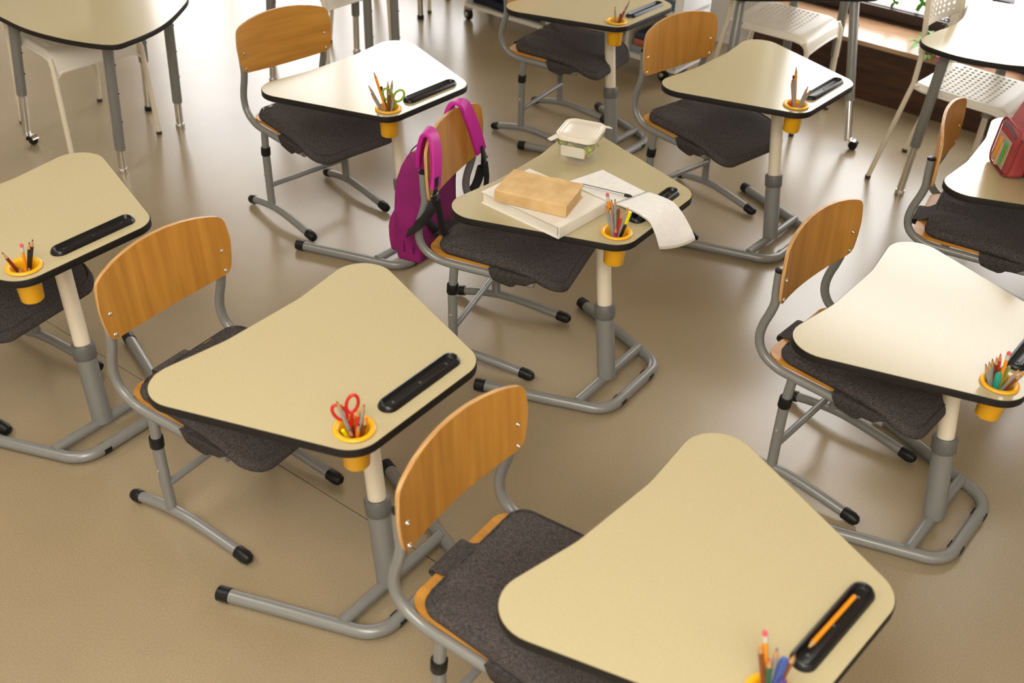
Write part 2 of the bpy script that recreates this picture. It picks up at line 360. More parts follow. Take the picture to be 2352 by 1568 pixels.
# ------------------------------------------------------------------ student desks
W1, DIP, W2, DD, MW = .4481, .0461, .2286, .62, .1285
OUT = fillet([(0, -W1), (DIP, -MW), (DIP, MW), (0, W1), (DD, W2), (DD, -W2)], [.0927, .3, .3, .0927, .0824, .0824], 12)
CUP = Vector((.5497, -.1725)); CUPR = .041; TT = .026
def desk_meshes():
    m = {}
    top = offset(OUT, .0015)
    m['tabletop'] = slab(top, -TT + .001, 0, [(CUP, CUPR)], 'laminate', 'tabletop')
    m['tabletop_plain'] = slab(top, -TT + .001, 0, [], 'laminate', 'tabletop')
    m['edge_band'] = band(OUT, -TT, -.0005, .0012, 'edge_band', 'edge')
    # pen tray: stadium with raised rim and recess
    def stad(hl, hw, z, n=10):
        o = []
        for k in range(n + 1): a = pi * k / n; o.append(Vector((hw * cos(a), hl + hw * sin(a), z)))
        for k in range(n + 1): a = pi + pi * k / n; o.append(Vector((hw * cos(a), -hl + hw * sin(a), z)))
        return o
    hl = .115
    m['pen_tray'] = MB().rings([stad(hl, .0275, 0), stad(hl, .0268, .004), stad(hl, .0215, .0135), stad(hl, .0185, .0145), stad(hl, .0165, .0125), stad(hl, .0145, .0035), stad(hl, .0125, .002)]).me('pen_tray', 'black', True, 50)
    m['screw'] = MB().lathe([(.0036, 0), (.0036, .0012), (.0022, .0016), (.0012, .0006), (0, .0006)], n=12).me('screw', flat('dark_steel', (.10, .10, .10), .35, ))
    m['cup_seat'] = MB().lathe([(CUPR, 0), (CUPR + .001, -.02), (CUPR + .002, -TT)], n=24).me('x', 'edge')
    L = Vector((-.048, .022, .265)); b = Vector((.487, -.022, .04)); pt = lambda z: b + L * ((z - .04) / .265)
    m['lower_post'] = MB().tube([pt(.035), pt(.3)], .033, 22).me('lower_post', 'metal')
    m['collar'] = MB().tube([pt(.268), pt(.272), pt(.315), pt(.319)], [.0345, .0372, .0372, .0345], 22).me('collar', flat('grey_collar', (.13, .13, .125), .4))
    m['upper_post'] = MB().tube([pt(.24), pt(.69)], .0262, 22).me('upper_post', 'cream_metal')
    m['mounting_plate'] = rbox((.30, .16, .006), .002, 2, 'mounting_plate', 'metal'); m['plate_loc'] = pt(.69)
    U = fillet([(.14, -.343), (.592, -.175), (.592, .175), (.14, .343)], [0, .095, .095, 0], 10)
    m['base_tube'] = MB().tube([Vector((p.x, p.y, .0225)) for p in U], .0195, 18).me('base_tube', 'metal')
    m['crossbar'] = MB().tube([(.487, -.21, .034), (.487, .21, .034)], .0175, 16).me('crossbar', 'metal')
    d = (U[1] - U[0]).normalized()
    caps = []
    for s in (-1, 1):
        e = Vector((.14, s * .343, .0225)); dv = Vector((-d.x, -d.y * (1 if s < 0 else -1), 0))
        caps.append(MB().tube([e - dv * .032, e - dv * .030, e + dv * .004, e + dv * .007], [.0198, .0222, .0222, .019], 18).me('end_cap', 'rubber'))
    m['end_cap'] = caps
    m['glide'] = [MB().tube([(.592, y - .013, .0232), (.592, y + .013, .0232)], .0222, 12, True, 0, pi * .38, pi * 1.62).me('glide', 'rubber') for y in (-.095, .095)]
    m['axis'] = L / .265
    return m
DM = desk_meshes()
H0 = .72
def desk(label, X, Y, th, h, cup=True):
    t = thing('student_desk', label, 'desk', (X, Y, 0), th, 'student desks'); dz = h - H0
    top = obj('tabletop', DM['tabletop' if cup else 'tabletop_plain'], t, (0, 0, h))
    obj('edge_band', DM['edge_band'], t, (0, 0, h))
    tr = obj('pen_tray', DM['pen_tray'], t, (.553, .0575, h))
    for y in (-.1, 0, .1): obj('screw', DM['screw'], tr, (0, y, .002))
    obj('upper_post', DM['upper_post'], t, DM['axis'] * dz)
    obj('mounting_plate', DM['mounting_plate'], t, DM['plate_loc'] + DM['axis'] * dz)
    for n in ('lower_post', 'collar', 'base_tube', 'crossbar'): obj(n, DM[n], t)
    for me in DM['end_cap']: obj('end_cap', me, t)
    for me in DM['glide']: obj('glide', me, t)
    return t
DESKS = {'D7': (-.7071, 2.3222, -.6216, .7412), 'D5': (-.0383, 3.325, -.6115, .7243), 'D1': (-.8374, 4.235, -.6656, .7142),
         'D3': (.7699, 4.4242, -.6888, .724), 'D9': (.2075, 1.6882, -.7271, .716), 'D8': (.9842, 2.7081, -.6849, .682),
         'D4': (-1.7513, 2.9577, -.6035, .7367), 'D2': (.0983, 5.3193, -.6701, .7223), 'D6': (1.6544, 3.6398, -.5853, .719)}
DL = {'D7': 'cream student desk with red scissors in its yellow cup and an empty black tray',
      'D5': 'cream student desk carrying the books, lunch box and open notepad',
      'D1': 'student desk shining white in the window light with green scissors in its cup',
      'D3': 'cream student desk beside the window bench with one tall orange pencil in its cup',
      'D9': 'nearest student desk, cut by the bottom edge, an orange pencil lying in its tray',
      'D8': 'pale shiny student desk on the right with a crowded cup of coloured pencils',
      'D4': 'cream student desk at the left edge with two black pencils in its cup',
      'D2': 'farthest student desk, standing before the low bookshelf',
      'D6': 'student desk at the right edge under the rose pink school bag'}
for k, v in DESKS.items(): desk(DL[k], *v, cup=(k != 'D6'))
def on(k, x, y, z=0.0):                         # point on a desk top, in the desk's own axes
    X, Y, t, h = DESKS[k]; return Vector((X + cos(t) * x - sin(t) * y, Y + sin(t) * x + cos(t) * y, h + z))

# ------------------------------------------------------------------ school chairs
YW = .2045
def back_sheet(grain):
    top = [(0, .893), (.05, .891), (.10, .884), (.15, .871), (.19, .856), (.21, .846), (.222, .835), (.229, .82), (.232, .80), (.235, .775), (.236, .761)]
    bot = [(0, .656), (.1, .656), (.2, .656), (.212, .659), (.221, .667), (.226, .68), (.231, .705), (.235, .74), (.236, .759)]
    def itp(tb, y):
        for (a, za), (b, zb) in zip(tb, tb[1:]):
            if y <= b: return za + (zb - za) * (y - a) / (b - a)
        return tb[-1][1]
    ys = [i / 20 * .2 for i in range(20)] + [.2, .206, .212, .217, .222, .226, .229, .232, .234, .2355, .236]
    ys = [-y for y in ys[:0:-1]] + ys; nz = 9; th = .011
    fr = []; bk = []
    for y in ys:
        a = abs(y); zt, zb = itp(top, a), itp(bot, a); sag = .034 * (1 - (a / .236) ** 2)
        for side, lst in ((0, fr), (1, bk)):
            col = []
            for j in range(nz):
                z = zb + (zt - zb) * j / (nz - 1); x = -.082 - .06 * (z - .737) - sag - th * side
                col.append(Vector((x, y, z - .62 * sag)))
            lst.append(col)
    mb = MB(); n = len(ys); v = [p for c in fr for p in c] + [p for c in bk for p in c]; o = n * nz; f = []; mi = []
    for i in range(n - 1):
        for j in range(nz - 1):
            f.append([i * nz + j, (i + 1) * nz + j, (i + 1) * nz + j + 1, i * nz + j + 1]); mi.append(0)
            f.append([o + i * nz + j, o + i * nz + j + 1, o + (i + 1) * nz + j + 1, o + (i + 1) * nz + j]); mi.append(0)
    def stitch(a, b): f.append([a, b, b + o, a + o]); mi.append(1)
    for i in range(n - 1): stitch(i * nz, (i + 1) * nz); stitch(i * nz + nz - 1, (i + 1) * nz + nz - 1)
    for j in range(nz - 1): stitch(j, j + 1); stitch((n - 1) * nz + j, (n - 1) * nz + j + 1)
    mb.v = v; mb.f = f; mb.m = mi
    return mb.me('backrest', [grain, 'ply'], True, 50)
def chair_meshes():
    m = {'backrest': back_sheet('wood'), 'backrest_h': back_sheet('woodh')}
    # seat board with soft waterfall front
    so = fillet([(-.105, -.195), (-.105, .195), (.33, .205), (.33, -.205)], [.045, .045, .05, .05], 8)
    so = [Vector((p.x - .02 * (1 - (p.y / .2) ** 2) * (p.x < -.05), p.y)) for p in so]
    m['seat'] = slab(so, .4365, .4485, [], 'wood', 'seat')
    m['rivet'] = MB().lathe([(.0066, 0), (.0064, .0010), (.0048, .0028), (.003, .0031), (.0024, .0015), (0, .0015)], n=14, axis=(1, 0, -.06)).me('rivet', 'chrome')
    side = {}
    for s in (-1, 1):
        y = s * YW
        path = spline([(-.116, y, .755), (-.113, y, .69), (-.110, y, .645), (-.118, y, .604), (-.131, y, .56), (-.137, y, .515), (-.128, y, .475), (-.102, y, .445), (-.06, y, .4265), (-.02, y, .4215), (.06, y, .4205), (.30, y, .4205)], 6)
        side[s] = dict(
            back_tube=MB().tube(path, .0145, 14).me('back_tube', 'metal'),
            tube_cap=MB().lathe([(.0148, -.004), (.0152, 0), (.0145, .004), (.009, .006), (0, .0062)], (-.1162, y, .755), 16).me('tube_cap', 'black'),
            upper_leg=MB().tube([(.0, y, .415), (-.006, y, .32)], .0155, 16).me('upper_leg', 'metal'),
            height_collar=MB().tube([(-.0055, y, .341), (-.0055, y, .338), (-.0075, y, .305), (-.0075, y, .302)], [.019, .0208, .0208, .019], 18).me('height_collar', 'rubber'),
            lower_leg=MB().tube([(-.007, y, .308), (-.004, y + s * .001, .16), (0, y + s * .002, .062)], .0172, 16).me('lower_leg', 'metal'),
            foot_bar=MB().tube(spline([(-.160, y + s * .005, .0245), (-.08, y + s * .003, .043), (0, y + s * .002, .054), (.08, y, .054), (.2, y - s * .001, .040), (.298, y - s * .002, .0245)], 6), .0165, 16).me('foot_bar', 'metal'),
            foot_cap=[MB().tube([(.262, y - s * .002, .0305), (.266, y - s * .002, .030), (.298, y - s * .002, .0245), (.312, y - s * .002, .0220), (.319, y - s * .002, .0208)], [.017, .0205, .0208, .0165, .006], 16).me('foot_cap', 'rubber'),
                      MB().tube([(-.134, y + s * .005, .0302), (-.138, y + s * .005, .0295), (-.162, y + s * .005, .0240), (-.174, y + s * .005, .0220), (-.180, y + s * .005, .0210)], [.017, .0203, .0206, .0165, .006], 16).me('foot_cap', 'rubber')],
            bolt=MB().lathe([(.006, 0), (.006, .003), (.003, .005), (0, .005)], (-.005, y + s * .0172, .215), 10, (0, s, 0)).me('bolt', 'chrome'))
    m['side'] = side
    m['stretcher'] = MB().tube([(.004, -.2, .160), (.004, .2, .160)], .0118, 14).me('stretcher', 'metal')
    m['support_bar'] = MB().tube([(.16, -.2, .4205), (.16, .2, .4205)], .011, 12).me('support_bar', 'metal')
    # cushion
    def half(x): return .192 + (.226 - .192) * max(0, min(1, (x + .07) / .42))
    def outline(sc, grow=0):
        pts = fillet([(-.076, -.197), (-.076, .197), (.41, .230), (.41, -.230)], [.05, .05, .075, .075], 10)
        dense = []
        for i in range(len(pts)):
            a, b = pts[i], pts[(i + 1) % len(pts)]; k = max(1, int((b - a).length / .02))
            for q in range(k): dense.append(a + (b - a) * q / k)
        c = Vector((.165, 0)); return [c + (p - c) * sc for p in dense]
    rnd = random.Random(4)
    def zf(p, z, topw):
        x, y = p.x, p.y; d = max(0, x - .21); z -= d * d * 1.55
        if topw:
            k = math.exp(-((x + .035) / .05) ** 2); z += .0046 * k * sin(y * 135 + 2.5 * sin(y * 37)) * (1 if abs(y) < .175 else .3)
            z += .003 * sin(x * 17 + 1.3) * sin(y * 13 + .7)
        return z
    rg = []
    prof = [(0.002, .046, 1), (.3, .046, 1), (.55, .0465, 1), (.75, .046, 1), (.88, .0445, 1), (.95, .040, 1), (.985, .032, .4), (1, .020, 0), (.992, .009, 0), (.965, .001, 0), (.8, 0, 0), (.3, 0, 0), (.002, 0, 0)]
    for sc, z, tw in prof: rg.append([Vector((p.x, p.y, zf(p, .4492 + z, tw))) for p in outline(sc)])
    m['pad'] = MB().rings(rg).me('pad', 'fabric', True, 70)
    # piping line round the top and the pocket that grips the sides of the seat
    m['seam'] = MB().tube([Vector((p.x, p.y, zf(p, .4492 + .0415, 0))) for p in outline(.955)] + [Vector((outline(.955)[0].x, outline(.955)[0].y, zf(outline(.955)[0], .4907, 0)))], .0022, 6, False).me('seam', 'fabric')
    strap = []
    for s in (-1, 1):
        y0, y1 = s * .2215, s * .196; mb = MB()
        prof = [(.135, .455), (.140, .430), (.152, .411), (.185, .403), (.215, .399), (.228, .404), (.238, .414), (.275, .418), (.305, .44), (.305, .455)]
        outer = [Vector((x, y0 + s * .004 * (z > .44), z)) for x, z in prof]; inner = [Vector((x, y1, z)) for x, z in prof]
        mid = [Vector((x + (0 if 0 < i < len(prof) - 1 else 0), (y0 * .8 + y1 * .2), z - .006)) for i, (x, z) in enumerate(prof)]
        mb.rings([outer, mid, inner]); strap.append(mb.me('side_strap', 'fabric', True, 60))
    m['side_strap'] = strap
    fl = [(-.04, .491), (-.072, .474), (-.098, .4545), (-.128, .450), (-.1345, .443), (-.13, .431), (-.10, .4305)]
    m['rear_tab'] = ribbon([(x, -.02, z) for x, z in fl], Vector((0, 1, 0)), .125, .004, 'rear_tab', 'fabric', 4)
    return m
CM = chair_meshes()
CHAIRS = {'C7': (-.8996, 2.4258, -.5513), 'C1': (-.9602, 4.2983, -.775), 'C8': (1.0004, 2.7132, -.7179), 'C3': (.7434, 4.4435, -.8411),
          'C5': (-.1429, 3.319, -.3536), 'C2': (.1018, 5.2812, -.5253), 'C9': (-.0172, 1.6967, -.5947), 'C6': (1.664, 3.5674, -.4891), 'C4': (-1.8473, 2.9255, -.4664)}
CW = {'C7': ('orange plywood school chair pushed under the desk with red scissors', 'at the desk with red scissors'),
      'C1': ('plywood school chair with sideways wood grain at the white shining desk', 'at the white shining desk'),
      'C8': ('plywood school chair at the pale desk on the right', 'at the pale desk on the right'),
      'C3': ('plywood school chair at the desk beside the window bench', 'at the desk beside the window bench'),
      'C5': ('plywood school chair with the magenta backpack hung on its back', 'under the magenta backpack'),
      'C2': ('farthest grey framed school chair, its back cut off by the top edge', 'at the farthest desk by the bookshelf'),
      'C9': ('nearest plywood school chair, in the bottom foreground', 'in the bottom foreground'),
      'C6': ('plywood school chair at the right edge seen from its side behind the rose pink bag', 'at the right edge'),
      'C4': ('school chair mostly hidden under the desk at the left edge', 'at the left edge')}
def chair(k):
    X, Y, t = CHAIRS[k]; c = thing('school_chair', CW[k][0], 'chair', (X, Y, 0), t, 'school chairs')
    b = obj('backrest', CM['backrest_h' if k == 'C1' else 'backrest'], c)
    for s in (-1, 1):
        for z in (.671, .737): obj('rivet', CM['rivet'], b, (-.0818 - .06 * (z - .737) - .034 * (1 - (.2045 / .236) ** 2), s * YW, z - .62 * .034 * (1 - (.2045 / .236) ** 2)))
    obj('seat', CM['seat'], c)
    for s in (-1, 1):
        d = CM['side'][s]
        for n in ('back_tube', 'upper_leg', 'height_collar', 'lower_leg', 'foot_bar', 'bolt'): o = obj(n, d[n], c)
        obj('tube_cap', d['tube_cap'], c)
        for me in d['foot_cap']: obj('foot_cap', me, c)
    obj('stretcher', CM['stretcher'], c); obj('support_bar', CM['support_bar'], c)
    q = thing('seat_cushion', 'charcoal fabric cushion on the chair ' + CW[k][1], 'cushion', (X, Y, 0), t, 'charcoal seat cushions')
    pd = obj('pad', CM['pad'], q); obj('seam', CM['seam'], pd)
    for me in CM['side_strap']: obj('side_strap', me, q)
    obj('rear_tab', CM['rear_tab'], q)
for k in CHAIRS: chair(k)
# ------------------------------------------------------------------ group tables with adjustable tube legs
def table(label, outline, h, legs, rad=.12):
    cx = sum(p[0] for p in outline) / len(outline); cy = sum(p[1] for p in outline) / len(outline)
    t = thing('group_table', label, 'table', (cx, cy, 0), 0, 'group tables')
    po = [Vector((p.x, p.y)) for p in spline([(p[0] - cx, p[1] - cy, 0) for p in outline + outline[:1]], 6)[:-1]]
    obj('tabletop', slab(offset(po, .0015), -.024, 0, [], 'laminate', 'tabletop'), t, (0, 0, h))
    obj('edge_band', band(po, -.025, -.0005, .0012, 'edge_band', 'edge'), t, (0, 0, h))
    for f, tp, split, foot in legs:
        a = Vector((f[0] - cx, f[1] - cy, .05 if foot == 'caster' else .022)); b = Vector((tp[0] - cx, tp[1] - cy, h - .026)); d = b - a
        m = a + d * (split / d.length)
        lg = obj('leg', MB().tube([m - d.normalized() * .004, m, b], [.0235, .0245, .0245], 16).me('leg', 'metal'), t)
        obj('lower_tube', MB().tube([a, m + d * .1], .0185, 14).me('lower_tube', 'chrome'), lg)
        for k in (.25, .5, .75):
            q = m + (b - m) * k; obj('pin', MB().lathe([(.004, 0), (.004, .0035), (0, .005)], q + Vector((.0238, 0, 0)), 8, (1, 0, 0)).me('pin', 'black'), lg)
        if foot == 'caster':
            mb = MB(); e = Vector((.03, -.012, 0)); p = a + e
            obj('caster', mb.lathe([(.0, -.013), (.021, -.013), (.0235, -.009), (.0235, .009), (.021, .013), (0, .013)], Vector((p.x, p.y, .0238)), 18, (.5, 1, 0)).lathe([(0, .014), (.012, .014), (.012, .019), (0, .019)], Vector((p.x, p.y, .0238)), 12, (.5, 1, 0)).me('caster', 'rubber', True, 50), lg)
            hd = MB().tube([a + Vector((0, 0, .01)), a + Vector((0, 0, -.002))], .021, 14)
            ax = Vector((.5, 1, 0)).normalized(); fw = Vector((1, -.5, 0)).normalized(); pc = Vector((p.x, p.y, .0238)); arcs = []
            for s in (-.5, .5): arcs.append([pc + ax * .036 * s + (fw * cos(q) + Vector((0, 0, 1)) * sin(q)) * .0275 for q in [radians(g) for g in range(25, 200, 15)]])
            hd.add(arcs[0] + arcs[1], [[i, i + 1, len(arcs[0]) + i + 1, len(arcs[0]) + i] for i in range(len(arcs[0]) - 1)])
            obj('caster_hood', hd.me('caster_hood', 'chrome'), lg)
        else:
            obj('foot', MB().lathe([(.0, 0), (.0225, 0), (.0235, .003), (.0235, .016), (.020, .024), (0, .024)], (a.x, a.y, 0), 16).me('foot', 'chrome' if foot == 'chrome' else 'rubber'), lg)
    return t
table('large cream group table with rounded corner at the upper left',
      [(-2.368, 4.621), (-2.194, 4.483), (-1.983, 4.379), (-1.78, 4.335), (-1.708, 4.402), (-1.631, 4.588), (-1.611, 4.828), (-1.63, 5.02), (-1.75, 5.3), (-2.0, 5.5), (-2.4, 5.55), (-2.62, 5.3), (-2.62, 4.95), (-2.52, 4.76)], .70,
      [((-1.904, 4.517), (-1.862, 4.522), .10, 'chrome'), ((-2.467, 4.786), (-2.394, 4.796), .21, 'caster'), ((-1.778, 5.045), (-1.753, 5.048), .12, 'chrome'), ((-2.003, 5.245), (-1.963, 5.251), .25, 'rubber')])
table('white shining wave shaped group table at the upper right corner',
      [(1.765, 4.628), (1.865, 4.732), (1.963, 4.818), (2.05, 4.931), (2.116, 5.07), (2.169, 5.194), (2.269, 5.218), (2.348, 5.187), (2.42, 5.151), (2.62, 5.05), (2.85, 4.86), (2.9, 4.6), (2.7, 4.42), (2.4, 4.34), (2.118, 4.335), (2.0, 4.359), (1.909, 4.397), (1.844, 4.439), (1.775, 4.515), (1.755, 4.57)], .78,
      [((1.868, 4.641), (1.905, 4.645), .235, 'chrome'), ((2.72, 4.62), (2.70, 4.62), .23, 'chrome'), ((2.36, 5.05), (2.36, 5.04), .23, 'chrome')])
table('group table on a caster beside the window bench, its top beyond the upper edge',
      [(1.02, 5.33), (1.12, 5.31), (1.41, 5.35), (1.60, 5.375), (1.74, 5.39), (1.81, 5.44), (1.83, 5.6), (1.80, 5.80), (1.70, 5.90), (1.5, 5.98), (1.25, 5.95), (1.05, 5.75), (.98, 5.5)], .72,
      [((1.721, 5.141), (1.68, 5.42), .20, 'caster'), ((1.026, 5.125), (1.10, 5.40), .20, 'chrome'), ((1.52, 5.94), (1.49, 5.90), .20, 'chrome'), ((1.763, 5.80), (1.74, 5.79), .24, 'chrome')])
table('group table behind the white shining desk, only its grey legs in view',
      [(-1.5, 5.66), (-1.2, 5.62), (-.9, 5.66), (-.64, 5.72), (-.6, 5.9), (-.7, 6.2), (-.95, 6.4), (-1.2, 6.35), (-1.45, 6.1), (-1.55, 5.85)], .74,
      [((-1.433, 5.711), (-1.389, 5.717), .17, 'chrome'), ((-1.026, 6.215), (-1.013, 6.217), .21, 'chrome'), ((-.877, 5.747), (-.878, 5.747), .10, 'chrome'), ((-.726, 5.764), (-.736, 5.762), .10, 'chrome')])
table('far group table at the top edge with a thin leg on a dark foot',
      [(-.8, 6.85), (-.55, 6.82), (-.42, 7.0), (-.45, 7.25), (-.7, 7.5), (-1.0, 7.55), (-1.2, 7.35), (-1.1, 7.0)], .76,
      [((-.699, 6.877), (-.71, 6.88), .28, 'rubber'), ((-1.05, 7.3), (-1.05, 7.3), .28, 'rubber'), ((-.55, 7.3), (-.55, 7.3), .28, 'rubber')])

# ------------------------------------------------------------------ white perforated plastic chairs
def perforated(us, vs, hole, pos, name, m, th=.004):
    """grid sheet with round holes; pos(u,v) gives the point, hole(i,j) tells whether cell (i,j) is pierced"""
    bm = bmesh.new(); cache = {}
    def vt(u, v):
        k = (round(u, 5), round(v, 5))
        if k not in cache: cache[k] = bm.verts.new(pos(u, v))
        return cache[k]
    for i in range(len(us) - 1):
        for j in range(len(vs) - 1):
            u0, u1, v0, v1 = us[i], us[i + 1], vs[j], vs[j + 1]
            if not hole(i, j): bm.faces.new((vt(u0, v0), vt(u1, v0), vt(u1, v1), vt(u0, v1))); continue
            uc, vc = (u0 + u1) / 2, (v0 + v1) / 2; ru, rv = (u1 - u0) * .30, (v1 - v0) * .30
            corners = [(u0, v0), (u1, v0), (u1, v1), (u0, v1)]; ang = [225, 315, 45, 135]
            ringp = [vt(uc + ru * cos(radians(225 + 45 * k)) * 1.0, vc + rv * sin(radians(225 + 45 * k))) for k in range(8)]
            cv = [vt(*c) for c in corners]
            for k in range(4):
                bm.faces.new((cv[k], cv[(k + 1) % 4], ringp[(2 * k + 2) % 8], ringp[2 * k + 1], ringp[2 * k]))
    bmesh.ops.recalc_face_normals(bm, faces=bm.faces)
    me = bpy.data.meshes.new(name); bm.to_mesh(me); bm.free(); me.materials.append(M[m] if isinstance(m, str) else m)
    bm = bmesh.new(); bm.from_mesh(me)
    bmesh.ops.solidify(bm, geom=bm.faces[:], thickness=th); bm.to_mesh(me); bm.free()
    me.polygons.foreach_set('use_smooth', [True] * len(me.polygons)); me.set_sharp_from_angle(angle=radians(40)); return me
def white_chair_meshes():
    m = {}
    # seat profile (x, z): rear lip, flat, waterfall
    prof = [(-.185, .528), (-.15, .530), (.0, .527), (.12, .526), (.19, .526), (.225, .522), (.248, .511), (.262, .492), (.268, .464), (.270, .432)]
    ln = [0]
    for a, b in zip(prof, prof[1:]): ln.append(ln[-1] + math.dist(a, b))
    def at(u):
        for k in range(len(ln) - 1):
            if u <= ln[k + 1] + 1e-9: q = (u - ln[k]) / (ln[k + 1] - ln[k]); return [prof[k][c] + (prof[k + 1][c] - prof[k][c]) * q for c in (0, 1)]
        return prof[-1]
    nu, nv = 11, 11; us = [0] + [.045 + .30 * i / nu for i in range(nu + 1)] + [.375, .395, .41, .425, .44, .455, .47, ln[-1]]
    vs = [-.222, -.218, -.205] + [-.19 + .38 * j / nv for j in range(nv + 1)] + [.205, .218, .222]
    def pos(u, v):
        x, z = at(u); e = max(0, abs(v) - .200) / .022
        cut = .006 * max(0, (u - .46) / .04) * (1 - (v / .222) ** 2)
        narrow = 1 - .12 * math.exp(-(u / .03) ** 2)
        return Vector((x, v * narrow, z - .022 * e ** 2 - .006 * (1 - (v / .2) ** 2) * (x < .2) + cut))
    m['seat'] = perforated(us, vs, lambda i, j: 1 <= i <= nu and 3 <= j < 3 + nv and not (i == 1 and j in (3, 13)) , pos, 'seat', 'white_plastic', .005)
    rim = []
    for s in (-1, 1):
        pts = [pos(u, s * .222) + Vector((0, 0, -.004)) for u in us]; rim.append(MB().tube(pts, .0085, 10).me('seat_rim', 'white_plastic'))
    m['seat_rim'] = rim
    m['front_lip'] = MB().tube([pos(ln[-1], -.222 + .444 * k / 12) for k in range(13)], .006, 8).me('front_lip', 'white_plastic')
    nz, ny = 7, 10; zs = [.760, .775] + [.785 + .17 * i / nz for i in range(nz + 1)] + [.97, .977]
    ys = [-.215, -.205] + [-.18 + .36 * j / ny for j in range(ny + 1)] + [.205, .215]
    m['backrest'] = perforated(zs, ys, lambda i, j: 2 <= i < 2 + nz and 2 <= j < 2 + ny, lambda z, y: Vector((-.205 - .045 * (1 - (y / .215) ** 2) - .09 * (z - .7), y, z + .012 * (1 - (y / .215) ** 2) * (1 if z > .875 else -1))), 'backrest', 'white_plastic', .005)
    legs = []
    for s in (-1, 1):
        legs.append(MB().tube([(-.29, s * .216, .012), (-.19, s * .214, .53), (-.188, s * .214, .66), (-.231, s * .213, .965)], .0125, 12).me('rear_leg', 'cream_metal'))
        legs.append(MB().tube([(.283, s * .235, .012), (.272, s * .226, .46), (.25, s * .222, .50)], .0125, 12).me('front_leg', 'cream_metal'))
    m['legs'] = legs
    m['bracket'] = [MB().tube([(-.192, s * .213, .522), (-.16, s * .215, .521)], .009, 8).me('bracket', 'white_plastic') for s in (-1, 1)]
    m['leg_tip'] = [MB().lathe([(0, 0), (.0135, 0), (.0145, .003), (.0145, .016), (0, .018)], (x, s * y, 0), 12).me('leg_tip', flat('brown_rubber', (.05, .035, .025), .6)) for x, y in ((-.29, .216), (.283, .235)) for s in (-1, 1)]
    return m
WM = white_chair_meshes()
def white_chair(label, x, y, t):
    c = thing('plastic_chair', label, 'chair', (x, y, 0), t, 'white plastic chairs')
    st = obj('seat', WM['seat'], c)
    for me in WM['seat_rim']: obj('seat_rim', me, st)
    obj('front_lip', WM['front_lip'], st); obj('backrest', WM['backrest'], c)
    for me in WM['legs']: obj(me.name.split('.')[0], me, c)
    for me in WM['bracket']: obj('bracket', me, c)
    for me in WM['leg_tip']: obj('leg_tip', me, c)
white_chair('white perforated plastic chair under the large group table at upper left', -2.23, 4.973, -.743)
white_chair('white perforated plastic chair in front of the window bench, beside the caster table', 1.359, 5.62, -.613)
white_chair('white perforated plastic chair with its holed backrest in view at upper right', 2.114, 4.78, -.70)
white_chair('white plastic chair behind the white shining desk, only its seat front in view', -1.147, 6.013, -.743)
white_chair('white plastic chair at the top edge of which one thin leg tip is seen', -.70, 7.36, -.743)

# ------------------------------------------------------------------ low bookshelf on casters before the pier
def bookshelf():
    t = thing('bookshelf', 'low white open bookshelf on casters at the top behind the farthest desk', 'shelf', R(-3.67, 5.33, 0), TH)
    B = lambda a0, a1, b0, b1, z0, z1: MB().box(((a0 + a1) / 2, (b0 + b1) / 2, (z0 + z1) / 2), (a1 - a0, b1 - b0, z1 - z0))
    L, Rr, D0, D1 = -.82, .80, -.13, .17
    for z, n in ((.10, 'shelf'), (.40, 'shelf'), (.70, 'shelf')): obj('shelf', B(L, Rr, D0, D1, z, z + .022).me(n, 'white_gloss', False), t)
    for a in (L, -.16, .44): obj('upright', B(a, a + .02, D0 + .002, D1, .122, .70).me('upright', 'white_gloss', False), t)
    obj('end_panel', B(Rr - .055, Rr, D0, D1 + .02, .08, .98).me('end_panel', flat('bright_white', (.84, .84, .85), .35), False), t)
    obj('back_panel', B(L, Rr, D1 - .006, D1, .122, .72).me('back_panel', 'white_gloss', False), t)
    for a in (L + .0, Rr - .1):
        for b in (-.09, .13):
            k = obj('caster', MB().lathe([(0, -.014), (.036, -.014), (.04, -.010), (.04, .010), (.036, .014), (0, .014)], (a, b, .0405), 20, (.3, 1, 0)).me('caster', 'rubber', True, 50), t)
            obj('caster_fork', MB().box((a, b, .086), (.05, .034, .028)).lathe([(0, .016), (.016, .016), (.014, .022), (0, .022)], (a, b, .0405), 12, (-.3, -1, 0)).me('caster_fork', 'chrome'), k)
    return t
bookshelf()
def shelf_pt(a, b, z): return R(-3.67 + a, 5.33 + b, z)
# folded dark cloths on the bottom shelf
def cloth_pile(label, a, wd, z, hgt, m, seed):
    rnd = random.Random(seed)
    def fn(v): return (v.x + .008 * sin(v.z * 90 + v.y * 22), v.y + .012 * sin(v.x * 14 + v.z * 70), v.z + .010 * sin(v.x * 17 + v.y * 9) * (v.z > 0) - .012 * (abs(v.x) / (wd / 2)) ** 3 * (v.z > 0))
    me = rbox((wd, .24, hgt), .012, 3, 'folded_cloth', m, fn, 8); o = obj('folded_cloth', me, None, shelf_pt(a, .0, z + hgt / 2 + .0125), (0, 0, TH)); tag(o, label, 'cloth', 'folded cloths on the shelf')
flat('navy_dark', (.012, .016, .032), .85); flat('slate_cloth', (.03, .045, .07), .85)
cloth_pile('dark navy folded cloth lying at the bottom left of the bookshelf', -.48, .58, .122, .055, 'navy_dark', 1)
cloth_pile('slate blue folded cloth on top of the navy one in the bookshelf', -.50, .50, .195, .05, 'slate_cloth', 2)
